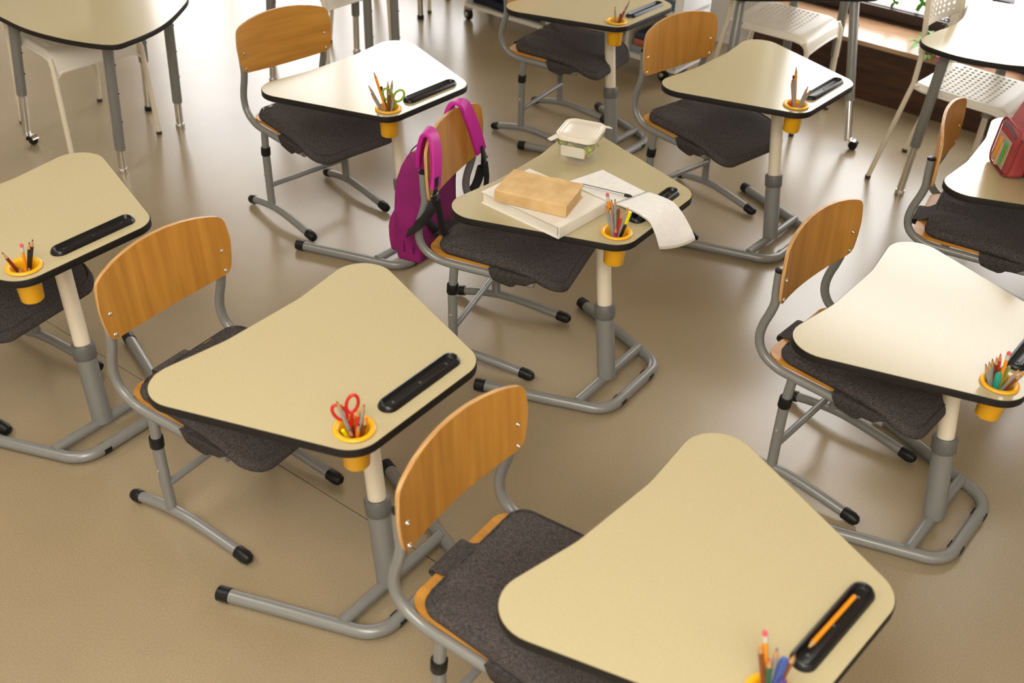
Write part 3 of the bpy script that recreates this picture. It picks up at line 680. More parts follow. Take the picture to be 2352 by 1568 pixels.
def book(label, loc, rz, d, cover, tilt=None, name='book', group=None, art=None):
    """lying book: d = length, width, thickness; spine along the -y edge"""
    t = thing(name, label, 'book', loc, rz, group)
    if tilt: t.rotation_euler = tilt
    l, wd, th = d; c = .0022
    obj('page_block', MB().box((0, .002, th / 2), (l - .008, wd - .008, th - 2 * c)).me('page_block', 'pages', False), t)
    cv = MB().box((0, 0, c / 2), (l, wd, c)).box((0, 0, th - c / 2), (l, wd, c))
    sp = [(-wd / 2, 0), (-wd / 2 - .003, th * .15), (-wd / 2 - .0042, th * .5), (-wd / 2 - .003, th * .85), (-wd / 2, th), (-wd / 2 + c, th - c), (-wd / 2 + c, c)]
    cv.rings([[Vector((x, y, z)) for y, z in sp] for x in (-l / 2, l / 2)])
    obj('cover', cv.me('cover', cover, True, 30), t)
    if art: obj('cover_art', MB().box((0, .0, th + .0006), (l * .7, wd * .6, .001)).me('cover_art', art, False), t)
    return t
for i, (lab, col, a, z, d, rz) in enumerate([
    ('thick teal blue book lying at the right end of the middle shelf', (.05, .12, .17), .60, .4225, (.28, .21, .05), .05),
    ('slate blue picture book lying on the teal one in the shelf', (.10, .17, .22), .60, .474, (.25, .2, .035), -.08),
    ('pale picture book on top of the pile at the shelf right end', (.55, .48, .42), .61, .5105, (.24, .19, .03), .1),
    ('colourful picture book lying on the bottom shelf right', (.30, .36, .42), .60, .1225, (.27, .2, .045), -.05),
    ('red and cream picture book on the lower pile of the shelf', (.45, .14, .09), .60, .169, (.24, .19, .04), .07),
    ('dark blue book on the lower pile of the shelf', (.04, .06, .12), .60, .2105, (.22, .18, .035), 0),
    ('beige book lying in the middle of the bottom shelf', (.5, .42, .34), .16, .1225, (.26, .2, .05), .03),
    ('black book lying on the shelf top near the white end panel', (.02, .018, .02), .56, .7225, (.3, .22, .05), .02),
    ('dark red book on the shelf top on the black one', (.32, .015, .03), .57, .774, (.26, .2, .04), -.06)]):
    book(lab, shelf_pt(a, -.005, z), TH + rz, d, flat('cover_%d' % i, col, .45), group='picture books on the shelf', art=flat('art_%d' % i, [(.5, .2, .1), (.2, .3, .1), (.6, .5, .2)][i % 3], .5) if i in (2, 3, 4) else None)

# ------------------------------------------------------------------ things on the window bench
def plant():
    p = R(-1.68, 5.875, .3352); t = thing('potted_plant', 'leafy green plant with pink bloom on the window bench behind the wave table leg', 'plant', p, 0)
    obj('pot', MB().lathe([(0, 0), (.04, 0), (.05, .035), (.053, .037), (.053, .043), (.047, .043), (.044, .035), (0, .035)], n=20).me('pot', flat('clay', (.4, .16, .08), .7)), t)
    rnd = random.Random(3); lf = MB()
    for i in range(46):
        a = rnd.uniform(0, 2 * pi); r = rnd.uniform(.03, .17); z = .055 + rnd.uniform(-.03, .04) - .3 * max(0, r - .1); d = Vector((cos(a), sin(a), 0)); q = Vector((-sin(a), cos(a), 0)); b = d * r * .6 + Vector((0, 0, z)); L = rnd.uniform(.045, .075)
        pts = [b, b + d * L * .4 + q * L * .3 + Vector((0, 0, .012)), b + d * L + Vector((0, 0, -.012)), b + d * L * .4 - q * L * .3 + Vector((0, 0, .012)), b + d * L * .45 + Vector((0, 0, .004))]
        lf.add(pts, [[0, 1, 4], [1, 2, 4], [2, 3, 4], [3, 0, 4]])
    obj('foliage', lf.me('foliage', flat('leaf', (.12, .30, .03), .5)), t)
    st = MB()
    for i in range(5): st.tube([(.01 * i - .02, 0, .034), (.02 * i - .04, .015 * (i - 2), .085)], .003, 6)
    st.tube([(.02, -.02, .034), (.03, -.07, .05), (.035, -.118, .02)], .003, 6)
    obj('stem', st.me('stem', flat('stem_green', (.10, .2, .04), .6)), t)
    bl = MB()
    for i in range(16):
        a = i * 2.4; r = .004 + .028 * (i / 16); bl.lathe([(0, -.012), (.013, -.004), (.014, .004), (0, .012)], (.035 + r * cos(a), -.125 + .02 * sin(i), -.015 + r * 1.3 * sin(a)), 8)
    obj('bloom', bl.me('bloom', flat('pink_petal', (.60, .05, .16), .6)), t)
plant()
book('grey box-like item shaped as a book lying on the bench under the wave table', R(-1.46, 5.95, .3355), TH + .1, (.16, .14, .05), flat('grey_cover', (.4, .4, .4), .5), name='book')  # stands for a grey box-like item, built from the book parts
book('purple item shaped as a book lying on the bench beside the grey one', R(-1.27, 6.02, .3355), TH - .05, (.2, .16, .05), flat('purple_cover', (.10, .05, .16), .5), name='book')  # unidentified purple item, also built from the book parts
def basket():
    t = thing('toy_basket', 'orange basket of soft toys on the window bench at the right edge', 'basket', R(-1.08, 5.92, .3355), TH)
    obj('bowl', MB().lathe([(0, 0), (.085, 0), (.105, .05), (.112, .052), (.108, .046), (.088, .006), (0, .006)], n=26).me('bowl', flat('orange_plastic', (.8, .24, .02), .4)), t)
    for i, (x, y, c) in enumerate(((-.035, -.02, (.75, .3, .03)), (.035, .0, (.85, .4, .05)), (0, .04, (.25, .05, .12)))): obj('soft_ball', MB().lathe([(0, -.038), (.022, -.031), (.036, -.01), (.036, .012), (.022, .032), (0, .038)], (x, y, .046), 16).me('soft_ball', flat('ball_%d' % i, c, .8)), t)
basket()
def ring_pad():
    t = thing('calendar_pad', 'white ring bound pad with black rings leaning at the window behind the holed backrest', 'notepad', R(-1.60, 6.11, .3355), TH)
    obj('sheets', MB().box((0, 0, .11), (.19, .014, .215)).me('sheets', 'paper', False), t)
    rg = MB()
    for i in range(6): z = .03 + .032 * i; rg.tube([(-.085 + .014 * cos(a) - .012, -.011 + .0, z + .008 * sin(a)) for a in [2 * pi * k / 10 for k in range(11)]], .0032, 6, False)
    obj('binding', rg.me('binding', 'black'), t)
ring_pad()
tag(obj('storage_box', rbox((.10, .10, .30), .012, 3, 'storage_box', flat('dark_violet', (.02, .015, .03), .5)), None, R(-1.44, 6.13, .3355 + .1502), (0, 0, TH)), 'dark upright box on the bench at the window behind the wave table', 'box')
for i, (a, z, s) in enumerate(((-1.90, .475, .05), (-2.06, .445, .03))):
    mb = MB(); n = 14; pl = [Vector(((.6 + .4 * cos(3 * k * 2 * pi / n)) * s * cos(k * 2 * pi / n), 0, (.6 + .4 * cos(3 * k * 2 * pi / n)) * s * 1.2 * sin(k * 2 * pi / n))) for k in range(n)]
    mb.rings([[p + Vector((0, y, 0)) for p in pl] for y in (-.0015, .0015)])
    tag(obj('window_sticker', mb.me('window_sticker', flat('leaf_green', (.05, .32, .03), .5), False), None, R(a, FRAME_D - .0, z), (0, 0, TH)), ('larger green leaf sticker at the foot of the window by the holed backrest', 'smaller green leaf sticker at the foot of the window by the grey table legs')[i], 'sticker')

# ------------------------------------------------------------------ pencil cups and what stands in them
CUPM = dict(body=MB().lathe([(.0, -.107), (.030, -.107), (.0325, -.104), (.0372, -.004), (.0395, .0005), (.0490, .0012), (.0512, .0035), (.0500, .0068), (.0465, .0085), (.0405, .0078), (.0365, .003), (.0345, -.01), (.0305, -.101), (.0, -.101)], n=36).me('cup', 'yellow', True, 60))
def pencil_mesh(L, col, kind):
    """hexagonal barrel along +z, returns [(part name, mesh)]"""
    r = .0052; parts = []
    if kind == 'marker':
        return [('barrel', MB().lathe([(0, 0), (.0075, 0), (.0082, .01), (.0082, L - .035), (.0075, L - .03)], n=14).me('barrel', 'pencil_' + col)), ('cap', MB().lathe([(.0088, L - .045), (.009, L - .01), (.0075, L - .002), (0, L)], n=14).me('cap', 'pencil_' + col))]
    if kind == 'tip':
        parts.append(('barrel', MB().lathe([(0, 0), (r, 0), (r, L - .022)], n=6).me('barrel', 'pencil_' + col, False)))
        parts.append(('wood_tip', MB().lathe([(r * .99, L - .0221), (.0021, L - .006)], n=12).me('wood_tip', 'pencil_wood_tip')))
    elif kind == 'eraser':
        parts.append(('barrel', MB().lathe([(0, 0), (r, 0), (r, L - .024)], n=6).me('barrel', 'pencil_' + col, False)))
        parts.append(('ferrule', MB().lathe([(.0054, L - .0245), (.0057, L - .02), (.0054, L - .016), (.0057, L - .012), (.0054, L - .009)], n=12).me('ferrule', 'ferrule')))
        parts.append(('eraser', MB().lathe([(.0052, L - .0092), (.0052, L - .003), (.004, L), (0, L)], n=12).me('eraser', 'eraser')))
    else:
        parts.append(('barrel', MB().lathe([(0, 0), (r, 0), (r, L - .002), (r * .7, L), (0, L)], n=6).me('barrel', 'pencil_' + col, False)))
    return parts
def pencil(label, p0, p1, col, kind='tip', lead=None, group=None):
    d = Vector(p1) - Vector(p0); L = d.length
    t = thing('marker_pen' if kind == 'marker' else 'pencil', label, 'marker' if kind == 'marker' else 'pencil', p0, 0, group)
    t.rotation_euler = Vector((0, 0, 1)).rotation_difference(d).to_euler()
    for n, me in pencil_mesh(L, col, kind): obj(n, me, t)
    if kind == 'tip': obj('lead', MB().lathe([(.0022, L - .0062), (.0011, L - .0015), (0, L)], n=10).me('lead', 'pencil_' + (lead or 'black')), t)
    return t
def scissors(label, base, up, wide, col, open_=.035, skew=0.0, group=None):
    """closed blades point down into the cup, two oval finger loops on top"""
    t = thing('scissors', label, 'scissors', base); up = Vector(up).normalized(); wd = Vector(wide); wd = (wd - up * wd.dot(up)).normalized(); th = up.cross(wd)
    m = bpy.data.materials.get(col) or flat(col, (.6, .02, .02) if 'red' in col else (.28, .45, .04), .3); M[col] = m
    for s in (-1, 1):
        bl = MB(); o = th * .0012 * s
        for_pts = [(-.004 * s, -.090), (.002 * s, -.090), (.008 * s, .012), (-.004 * s, .012)]
        bl.rings([[wd * a + up * b + o + th * q for a, b in for_pts] for q in (-.0011, .0011)]); obj('blade', bl.me('blade', 'chrome', False), t)
        c = wd * open_ * s + up * (.060 + skew * s); rx, rz = open_ * .86, .024
        loop = [c + wd * (rx * cos(a) + s * .006 * sin(a)) + up * (rz * sin(a)) for a in [2 * pi * k / 30 for k in range(31)]]
        hm = MB().tube(loop, .0042, 10, False); hm.tube([o + up * .004, wd * .005 * s + up * .018, c - up * rz * .95 - wd * s * .005], [.005, .0055, .0045], 8); obj('handle', hm.me('handle', col), t)
    obj('pivot', MB().lathe([(0, -.004), (.004, -.004), (.004, .004), (0, .004)], n=10, axis=th).me('pivot', 'chrome'), t)
GR = dict(D7='pencils in the cup with the red scissors', D5='pencils in the cup beside the open notepad', D1='pencils in the cup with the green scissors', D3='pencils in the cup by the window bench',
          D4='pencils in the cup at the left edge', D8='pencils in the crowded cup on the right', D2='pencils in the farthest cup', D9='pencils in the nearest cup')
CL = dict(D7='yellow pencil cup holding red scissors', D5='yellow pencil cup beside the open notepad', D1='yellow pencil cup holding green scissors', D3='yellow pencil cup on the desk by the window bench',
          D4='yellow pencil cup at the left edge with few pencils', D8='yellow pencil cup on the right crowded with coloured pencils', D2='yellow pencil cup on the farthest desk', D9='yellow pencil cup in the nearest desk, cut by the bottom edge')
PEN = {
 'D7': [(-.035, -.007, .09, 'grey', 'tip', 'brown', 'silver pencil leaning left in front of the red scissors'), (.012, .002, .064, 'red', 'tip', 'orange', 'red orange pencil right of the red scissors'), (.026, .005, .074, 'grey', 'tip', 'brown', 'tall silver pencil farthest right by the red scissors'),
        (.032, .002, .038, 'brown', 'tip', 'red', 'short brown pencil at the right rim of the cup with red scissors'), (.014, -.012, .029, 'orange', 'tip', 'black', 'short orange pencil at the front of the cup with red scissors'), (-.026, -.01, .006, 'yellow', 'flat', None, 'yellow stub low at the left in the cup with red scissors'), (-.008, -.018, .016, 'brown', 'tip', 'brown', 'short brown stub in front in the cup with red scissors')],
 'D5': [(-.041, .005, .134, 'orange', 'eraser', None, 'orange pencil with pink eraser beside the white book corner'), (-.043, -.008, .1, 'grey', 'tip', 'red', 'silver red tipped pencil at the left rim beside the notepad cup'), (-.03, -.012, .095, 'grey', 'tip', 'black', 'silver dark tipped pencil in front of the orange eraser pencil'),
        (-.026, .008, .113, 'grey', 'tip', 'black', 'silver pencil just right of the orange eraser pencil'), (-.016, .0, .12, 'grey', 'tip', 'brown', 'tallest silver pencil in the middle of the notepad cup'), (.0, .012, .079, 'brown', 'flat', None, 'brown stub standing behind in the notepad cup'), (.01, .01, .072, 'red', 'tip', 'red', 'red pencil low behind in the notepad cup'),
        (.027, -.004, .095, 'grey', 'tip', 'orange', 'silver orange tipped pencil leaning right in the notepad cup'), (.034, .006, .076, 'yellow', 'marker', None, 'bright yellow highlighter at the right rim of the notepad cup'), (.024, -.012, .037, 'black', 'flat', None, 'short black stub at the right front of the notepad cup'), (-.006, -.018, .034, 'magenta', 'tip', 'magenta', 'short magenta pencil in front in the notepad cup')],
 'D1': [(-.071, -.01, .096, 'grey', 'tip', 'blue', 'silver blue tipped pencil leaning far left by the green scissors'), (-.062, -.014, .067, 'grey', 'tip', 'black', 'silver pencil leaning left below the blue tipped one'), (-.05, .004, .144, 'orange', 'tip', 'black', 'tall orange pencil leaning left by the green scissors'), (-.026, .008, .087, 'black', 'flat', None, 'black pencil behind the tall orange one'),
        (.0, .012, .106, 'olive', 'tip', 'brown', 'olive pencil behind the left loop of the green scissors'), (.017, .012, .112, 'grey', 'tip', 'olive', 'tallest grey pencil between the loops of the green scissors'), (.007, -.010, .084, 'brown', 'tip', 'brown', 'brown pencil in front of the green scissors'), (.025, -.006, .058, 'grey', 'tip', 'brown', 'short grey pencil at the right front by the green scissors'), (-.014, -.014, .022, 'brown', 'tip', 'orange', 'short brown stub in front by the green scissors'), (-.026, -.010, .026, 'grey', 'tip', 'brown', 'short grey stub at the left front by the green scissors')],
 'D3': [(-.026, .012, .153, 'orange', 'tip', 'black', 'tall orange pencil standing in the cup by the window bench'), (-.029, .014, .118, 'darkred', 'flat', None, 'brown red pencil behind the tall orange one'), (-.027, .0, .11, 'grey', 'flat', None, 'silver dark ended pencil before the tall orange one'), (-.036, .004, .105, 'grey', 'tip', 'red', 'silver red tipped pencil left of the tall orange one'), (.031, -.004, .084, 'grey', 'tip', 'black', 'silver pencil leaning right over the black tray'), (.040, -.012, .072, 'grey', 'tip', 'brown', 'lower silver pencil leaning right towards the black tray'), (-.025, -.004, .016, 'red', 'flat', None, 'short red stub in the cup by the window bench')],
 'D4': [(-.04, -.02, .061, 'darkred', 'tip', 'darkred', 'brown pencil leaning left in the left edge cup'), (.007, .006, .074, 'orange', 'eraser', None, 'orange pencil with red eraser in the left edge cup'), (.026, .016, .076, 'black', 'tip', 'black', 'left one of the two black pencils in the left edge cup'), (.036, .020, .083, 'black', 'tip', 'black', 'right one of the two black pencils in the left edge cup'), (-.010, -.012, .008, 'brown', 'tip', 'brown', 'short brown stub at the front of the left edge cup'), (-.022, -.008, .002, 'wood', 'tip', 'brown', 'short natural wood stub at the left of the left edge cup'), (.018, -.004, .008, 'wood', 'tip', 'black', 'short wooden pencil before the black pencils')],
 'D8': [(-.044, .020, .05, 'grey', 'tip', 'purple', 'grey purple tipped pencil at the left rim of the crowded cup'), (-.038, .018, .059, 'grey', 'tip', 'brown', 'grey brown tipped pencil second from the left in the crowded cup'), (-.030, .022, .066, 'grey', 'tip', 'darkred', 'grey dark red tipped pencil third from the left in the crowded cup'), (-.026, .012, .079, 'darkred', 'tip', 'red', 'dark red pencil left of the orange eraser pencil'), (-.016, .018, .087, 'red', 'tip', 'red', 'bright red pencil behind the orange eraser pencil'), (-.008, -.004, .108, 'orange', 'eraser', None, 'orange pencil with pink eraser in the crowded cup'),
        (-.016, -.008, .041, 'teal', 'marker', None, 'teal marker in front in the crowded cup'), (.004, .012, .048, 'green', 'marker', None, 'green marker behind the orange eraser pencil'), (.010, .002, .057, 'olive', 'flat', None, 'olive flat ended pencil in the crowded cup'), (.028, -.016, .061, 'grey', 'tip', 'orange', 'grey orange tipped pencil leaning right in the crowded cup'), (.036, -.022, .055, 'brown', 'tip', 'orange', 'brown pencil leaning right in the crowded cup'), (.048, -.018, .062, 'grey', 'tip', 'blue', 'silver pencil leaning farthest right in the crowded cup')],
 'D2': [(-.012, .004, .07, 'grey', 'tip', 'brown', 'silver pencil standing at the left of the farthest cup'), (.052, .0, .101, 'grey', 'tip', 'brown', 'tall silver pencil leaning right in the farthest cup'), (.037, -.008, .075, 'brown', 'tip', 'black', 'brown pencil leaning right in the farthest cup'), (.018, .006, .038, 'brown', 'flat', None, 'short brown stub in the farthest cup')],
 'D9': [(-.033, .022, .157, 'orange', 'eraser', None, 'tall orange pencil with red eraser in the nearest cup'), (-.040, .012, .136, 'brown', 'tip', 'orange', 'brown orange pencil at the left of the nearest cup'), (-.019, .002, .109, 'darkgreen', 'tip', 'red', 'dark green red tipped pencil in the nearest cup'), (-.007, .012, .126, 'grey', 'tip', 'purple', 'grey purple tipped pencil in the nearest cup'), (.007, .0, .112, 'blue', 'marker', None, 'blue marker in the middle of the nearest cup'), (.020, -.006, .133, 'brown', 'tip', 'brown', 'brown pencil leaning right in the nearest cup'), (.010, -.016, .069, 'purple', 'marker', None, 'purple marker in front in the nearest cup')]}
for k, items in PEN.items():
    c = on(k, CUP.x, CUP.y); q = thing('pencil_cup', CL[k], 'cup', c, DESKS[k][2], 'yellow pencil cups'); obj('cup', CUPM['body'], q)
    for x, y, z, col, kind, lead, lab in items:
        f = min(1.0, .027 / max(sqrt(x * x + y * y), 1e-4)); # the barrel crosses the rim inside the cup
        rim = min(1.0, .030 / max(sqrt(x * x + y * y), 1e-4)); bx, by = -x * .35, -y * .35
        r = sqrt(bx * bx + by * by)
        if r > .022: bx *= .022 / r; by *= .022 / r
        pencil(lab, c + Vector((bx, by, -.0995)), c + Vector((x, y, z)), col, kind, lead, GR[k])
scissors('red handled scissors standing in a yellow pencil cup', on('D7', CUP.x, CUP.y) + Vector((-.010, .010, -.004)), (-.14, .0, 1), (1, .30, .0), 'red_plastic', .0165, .008)
scissors('lime green handled scissors standing in a yellow pencil cup', on('D1', CUP.x, CUP.y) + Vector((.012, .004, -.004)), (.13, 0, 1), (1, .15, 0), 'lime_plastic', .0215, .0)
pencil('orange pencil lying in the black tray of the nearest desk', on('D9', .548, .150, .0075), on('D9', .546, -.035, .0075), 'orange', 'tip', 'black')

# ------------------------------------------------------------------ books, notepad, pen and lunch box on the middle desk
T5 = DESKS['D5'][2]
def d5(x, y, z=0): return on('D5', x, y, z)
# big white hardback, spine towards the right-front
c = (Vector((.096, -.291)) + Vector((.463, -.089))) / 2
a5 = atan2(-.321 + .291, .42 - .096)
t = thing('book', 'large white hardback book lying flat under the brown paper covered one', 'book', d5(c.x, c.y), T5 + a5)
L5, W5, H5 = .326, .236, .042
obj('page_block', MB().box((-.004, 0, H5 / 2), (L5 - .014, W5 - .012, H5 - .006)).me('page_block', 'pages', False), t)
cv = MB().box((0, 0, .0015), (L5, W5, .003)).box((0, 0, H5 - .0015), (L5, W5, .003))
sp = [(L5 / 2 - .004, 0), (L5 / 2 + .002, .002), (L5 / 2 + .0035, H5 * .3), (L5 / 2 + .0035, H5 * .7), (L5 / 2 + .002, H5 - .002), (L5 / 2 - .004, H5), (L5 / 2 - .004, H5 - .003), (L5 / 2 - .001, H5 * .5), (L5 / 2 - .004, .003)]
cv.rings([[Vector((x, y, z)) for x, z in sp] for y in (-W5 / 2, W5 / 2)]); obj('cover', cv.me('cover', 'bookwhite', True, 30), t)
# brown paper covered book
c = (Vector((.174, -.32)) + Vector((.383, -.11))) / 2; b5 = atan2(.056, .236)
t = thing('book', 'thick book wrapped in crinkled brown paper lying on the white book', 'book', d5(c.x, c.y, H5 + .0004), T5 + b5)
L6, W6, H6 = .244, .158, .043
obj('page_block', MB().box((0, .001, H6 / 2), (L6 - .012, W6 - .012, H6 - .006)).me('page_block', 'oldpages', False), t)
cv = MB(); nx = 22
prof = [(W6 / 2, 0), (0, 0), (-W6 / 2 + .004, 0), (-W6 / 2, .003), (-W6 / 2 - .0015, H6 * .5), (-W6 / 2, H6 - .004), (-W6 / 2 + .004, H6)] + [(-W6 / 2 + .004 + (W6 - .004) * k / 10, H6) for k in range(1, 11)]
inner = [(W6 / 2, H6 - .0022)] + [(-W6 / 2 + .004, H6 - .0022), (-W6 / 2 + .0025, H6 * .5), (-W6 / 2 + .004, .0022), (W6 / 2, .0022)]
rg = []
for i in range(nx + 1):
    x = -L6 / 2 + L6 * i / nx; row = []
    for j, (y, z) in enumerate(prof):
        k = .0011 * (sin(x * 90 + y * 60) + sin(x * 47 - y * 110 + 2)) if z > H6 - .001 and j > 7 else 0
        row.append(Vector((x, y, z + k + (.003 * ((y + W6 / 2) / W6) ** 3 * (x / L6 + .5) if z > H6 - .001 else 0))))
    row += [Vector((x, y, z)) for y, z in inner]; rg.append(row)
cv.rings(rg); obj('cover', cv.me('cover', 'kraft', True, 35), t)
# spiral notepad, one half flat on the desk, the other bending over the front edge
t = thing('notepad', 'open spiral notepad with one half drooping over the front edge of the desk', 'notepad', d5(0, 0, 0), T5)
def sheet(corner, th, name, m):
    """corner(u,v) -> point of upper face"""
    nu, nv = 16, 6; mb = MB(); up = [[Vector(corner(u / nu, v / nv)) for v in range(nv + 1)] for u in range(nu + 1)]
    v = [p for r in up for p in r] + [p - Vector((0, 0, th)) for r in up for p in r]; o = (nu + 1) * (nv + 1); f = []
    ix = lambda i, j: i * (nv + 1) + j
    for i in range(nu):
        for j in range(nv): f += [[ix(i, j), ix(i + 1, j), ix(i + 1, j + 1), ix(i, j + 1)], [o + ix(i, j), o + ix(i, j + 1), o + ix(i + 1, j + 1), o + ix(i + 1, j)]]
    for i in range(nu): f += [[ix(i, 0), o + ix(i, 0), o + ix(i + 1, 0), ix(i + 1, 0)], [ix(i, nv), ix(i + 1, nv), o + ix(i + 1, nv), o + ix(i, nv)]]
    for j in range(nv): f += [[ix(0, j), ix(0, j + 1), o + ix(0, j + 1), o + ix(0, j)], [ix(nu, j), o + ix(nu, j), o + ix(nu, j + 1), ix(nu, j + 1)]]
    mb.add(v, f); return mb.me(name, m, True, 40)
SA, SB = Vector((.455, -.024)), Vector((.494, .113)); PA, PB = Vector((.246, .012)), Vector((.286, .159))
def left_page(u, v):
    p = (SA + (SB - SA) * v) * (1 - u) + (PA + (PB - PA) * v) * u; return (p.x, p.y, .0062)
obj('page', sheet(left_page, .0057, 'page', 'paper'), t)
QA, QB = Vector((.656, -.079)), Vector((.709, .064))
def right_page(u, v):
    p = (SA + (SB - SA) * v) * (1 - u) + (QA + (QB - QA) * v) * u
    z = .0095 + .012 * sin(u * pi) ** .8 - (4.3 - 2.4 * v) * max(0, p.x - .598) ** 1.5
    return (p.x, p.y, z)
obj('page', sheet(right_page, .0035, 'page', 'paper'), t)
def cover_page(u, v):
    x, y, z = right_page(u, v); dx = (QA - SA).normalized() * .004 * u; return (x + dx.x, y + dx.y, z - .0042 - .0035 * u)
obj('card_back', sheet(cover_page, .0013, 'card_back', flat('card', (.6, .56, .5), .7)), t)
sp = MB(); dr = (SB - SA); nrm = Vector((dr.y, -dr.x)).normalized(); nh = 22
for i in range(nh):
    q = SA + dr * ((i + .5) / nh); sp.tube([Vector((q.x + nrm.x * .006 * cos(a), q.y + nrm.y * .006 * cos(a), .0065 + .006 * sin(a))) for a in [2 * pi * k / 10 for k in range(11)]], .0007, 5, False)
obj('spiral', sp.me('spiral', flat('wire', (.30, .30, .31), .3)), t)
# pen
pa, pb = d5(.293, .009, .0115), d5(.474, .047, .0115)
t = thing('pen', 'silver ballpoint pen with black cap lying on the open notepad', 'pen', pa); d = pb - pa; Lp = d.length
t.rotation_euler = Vector((0, 0, 1)).rotation_difference(d).to_euler()
obj('barrel', MB().lathe([(0, 0), (.0045, 0), (.005, .003), (.005, Lp - .026)], n=14).me('barrel', flat('silver_barrel', (.62, .61, .60), .3)), t)
obj('cap', MB().lathe([(.0054, Lp - .028), (.0056, Lp - .012), (.0035, Lp - .003), (0, Lp)], n=14).me('cap', 'black'), t)
obj('stripe', MB().tube([(-.0049, .0, .01), (-.0049, 0, Lp - .03)], .0012, 6).me('stripe', 'black'), t)
# lunch box
t = thing('lunch_box', 'clear plastic lunch box of salad with a cream lid and blank label', 'box', d5(.163, .198, 0), T5 + .27)
def rsq(wx, wy, r, z, n=8): return [Vector((p.x, p.y, z)) for p in fillet([(-wx / 2, -wy / 2), (wx / 2, -wy / 2), (wx / 2, wy / 2), (-wx / 2, wy / 2)], r, n)]
hb = .098
body = MB().rings([rsq(.10, .115, .02, .004), rsq(.112, .127, .026, .0005), rsq(.116, .131, .028, .006), rsq(.138, .156, .034, hb), rsq(.134, .152, .032, hb), rsq(.112, .127, .026, .008), rsq(.10, .115, .02, .0065)])
obj('tub', body.me('tub', 'clear', True, 50), t)
lid = MB().rings([rsq(.140, .158, .035, hb - .006), rsq(.1475, .1655, .037, hb - .006), rsq(.1485, .1665, .037, hb + .002), rsq(.146, .164, .036, hb + .008), rsq(.136, .154, .034, hb + .0105), rsq(.126, .144, .032, hb + .0095), rsq(.118, .136, .030, hb + .0055), rsq(.108, .124, .028, hb + .005), rsq(.104, .12, .027, hb + .0065), rsq(.02, .03, .008, hb + .0068)], cap0=False)
lo = obj('lid', lid.me('lid', flat('cream_lid', (.80, .75, .66), .3), True, 45), t)
for sx, sy, s in ((-1, -1, 1.0), (1, 1, .8)):
    p = [Vector((sx * .052, sy * .078, hb + .004)), Vector((sx * .070, sy * .062, hb + .004)), Vector((sx * (.080 + .012 * s), sy * (.078 + .012 * s), hb - .006)), Vector((sx * (.066 + .010 * s), sy * (.088 + .012 * s), hb - .006))]
    obj('lid_tab', MB().rings([p, [q - Vector((0, 0, .003)) for q in p]]).me('lid_tab', 'cream_lid', False), lo)
rnd = random.Random(8); fd = MB()
for i in range(330):
    x, y, z = rnd.uniform(-.058, .058), rnd.uniform(-.066, .066), rnd.uniform(.030, .088); k = .82 + .16 * (z / .09); r = rnd.uniform(.006, .011)
    fd.lathe([(0, -r), (r * .8, -r * .4), (r, r * .2), (r * .5, r * .9), (0, r)], (x * k, y * k, z), 6, (rnd.uniform(-1, 1), rnd.uniform(-1, 1), rnd.uniform(-.5, 1)))
obj('salad', fd.me('salad', 'green_food', True, 60), t)['kind'] = 'stuff'
fd = MB()
for i in range(60):
    x, y, z = rnd.uniform(-.042, .042), rnd.uniform(-.05, .05), rnd.uniform(.016, .030); r = rnd.uniform(.005, .009)
    fd.lathe([(0, -r), (r, -r * .2), (r * .8, r * .6), (0, r)], (x, y, z), 6, (rnd.uniform(-1, 1), rnd.uniform(-1, 1), 1))
obj('filling', fd.me('filling', 'orange_food', True, 60), t)['kind'] = 'stuff'
# label on the face turned to the camera (local -y), following the slope of the tub
lb = [(-.044, .030), (.034, .030), (.040, .036), (.040, .066), (.035, .071), (-.044, .071), (-.047, .067), (-.047, .034)]
sl = lambda z: -(.0655 + (.078 - .0655) * (z - .006) / (hb - .006))
obj('sticker', MB().rings([[Vector((x, sl(z) - .0006 - q, z)) for x, z in lb] for q in (0, .0006)]).me('sticker', flat('label_paper', (.70, .67, .58), .6), False), t)

# ------------------------------------------------------------------ magenta backpack on the middle chair
X5, Y5, TC5 = CHAIRS['C5']
t = thing('backpack', 'magenta backpack hanging by its straps on the chair back at the middle desk', 'backpack', (X5, Y5, 0), TC5)
def packfn(cx, cz, d):
    def fn(v):
        x, y, z = v.x, v.y, v.z; u = z / (d[2] / 2); w_ = 1 - .16 * max(0, u) ** 2 - .06 * max(0, -u) ** 2
        bul = 1 + .18 * (1 - (y / (d[1] / 2)) ** 2) * (x < 0)
        xx = x * bul * (1 - .30 * max(0, u) ** 2 - .18 * max(0, -u) ** 3) + .045 * max(0, u) ** 2 + .004 * sin(y * 30 + z * 18)
        return (cx + xx, y * w_ + .004 * sin(z * 26), cz + z + .006 * sin(y * 24))
    return fn
dpk = (.115, .31, .435); body = obj('main_bag', rbox(dpk, .052, 5, 'main_bag', 'magenta', packfn(-.205, .557, dpk), 7), t)
dpp = (.06, .255, .20); obj('front_pocket', rbox(dpp, .028, 4, 'front_pocket', 'magenta', packfn(-.270, .462, dpp), 5), t)
flat('dark_seam', (.14, .004, .08), .6)
for xs in (-.185, -.222):
    pl = fillet([(-.152, .352), (.152, .352), (.142, .762), (-.142, .762)], .058, 8); pts = []
    for p in pl:
        u = (p.y - .557) / .2175; w_ = 1 - .16 * max(0, u) ** 2 - .05 * max(0, -u) ** 2
        pts.append(Vector((xs - .012 * (1 - (p.x / .16) ** 2) + .03 * max(0, u) ** 2 * .5, p.x * w_ * 1.028, p.y * 1.002 - .001)))
    obj('zip', MB().tube(pts + pts[:1], .0026, 6, False).me('zip', 'dark_seam'), t)
obj('zip_pull', rbox((.008, .006, .04), .002, 2, 'zip_pull', 'black'), t, (-.252, -.14, .585))
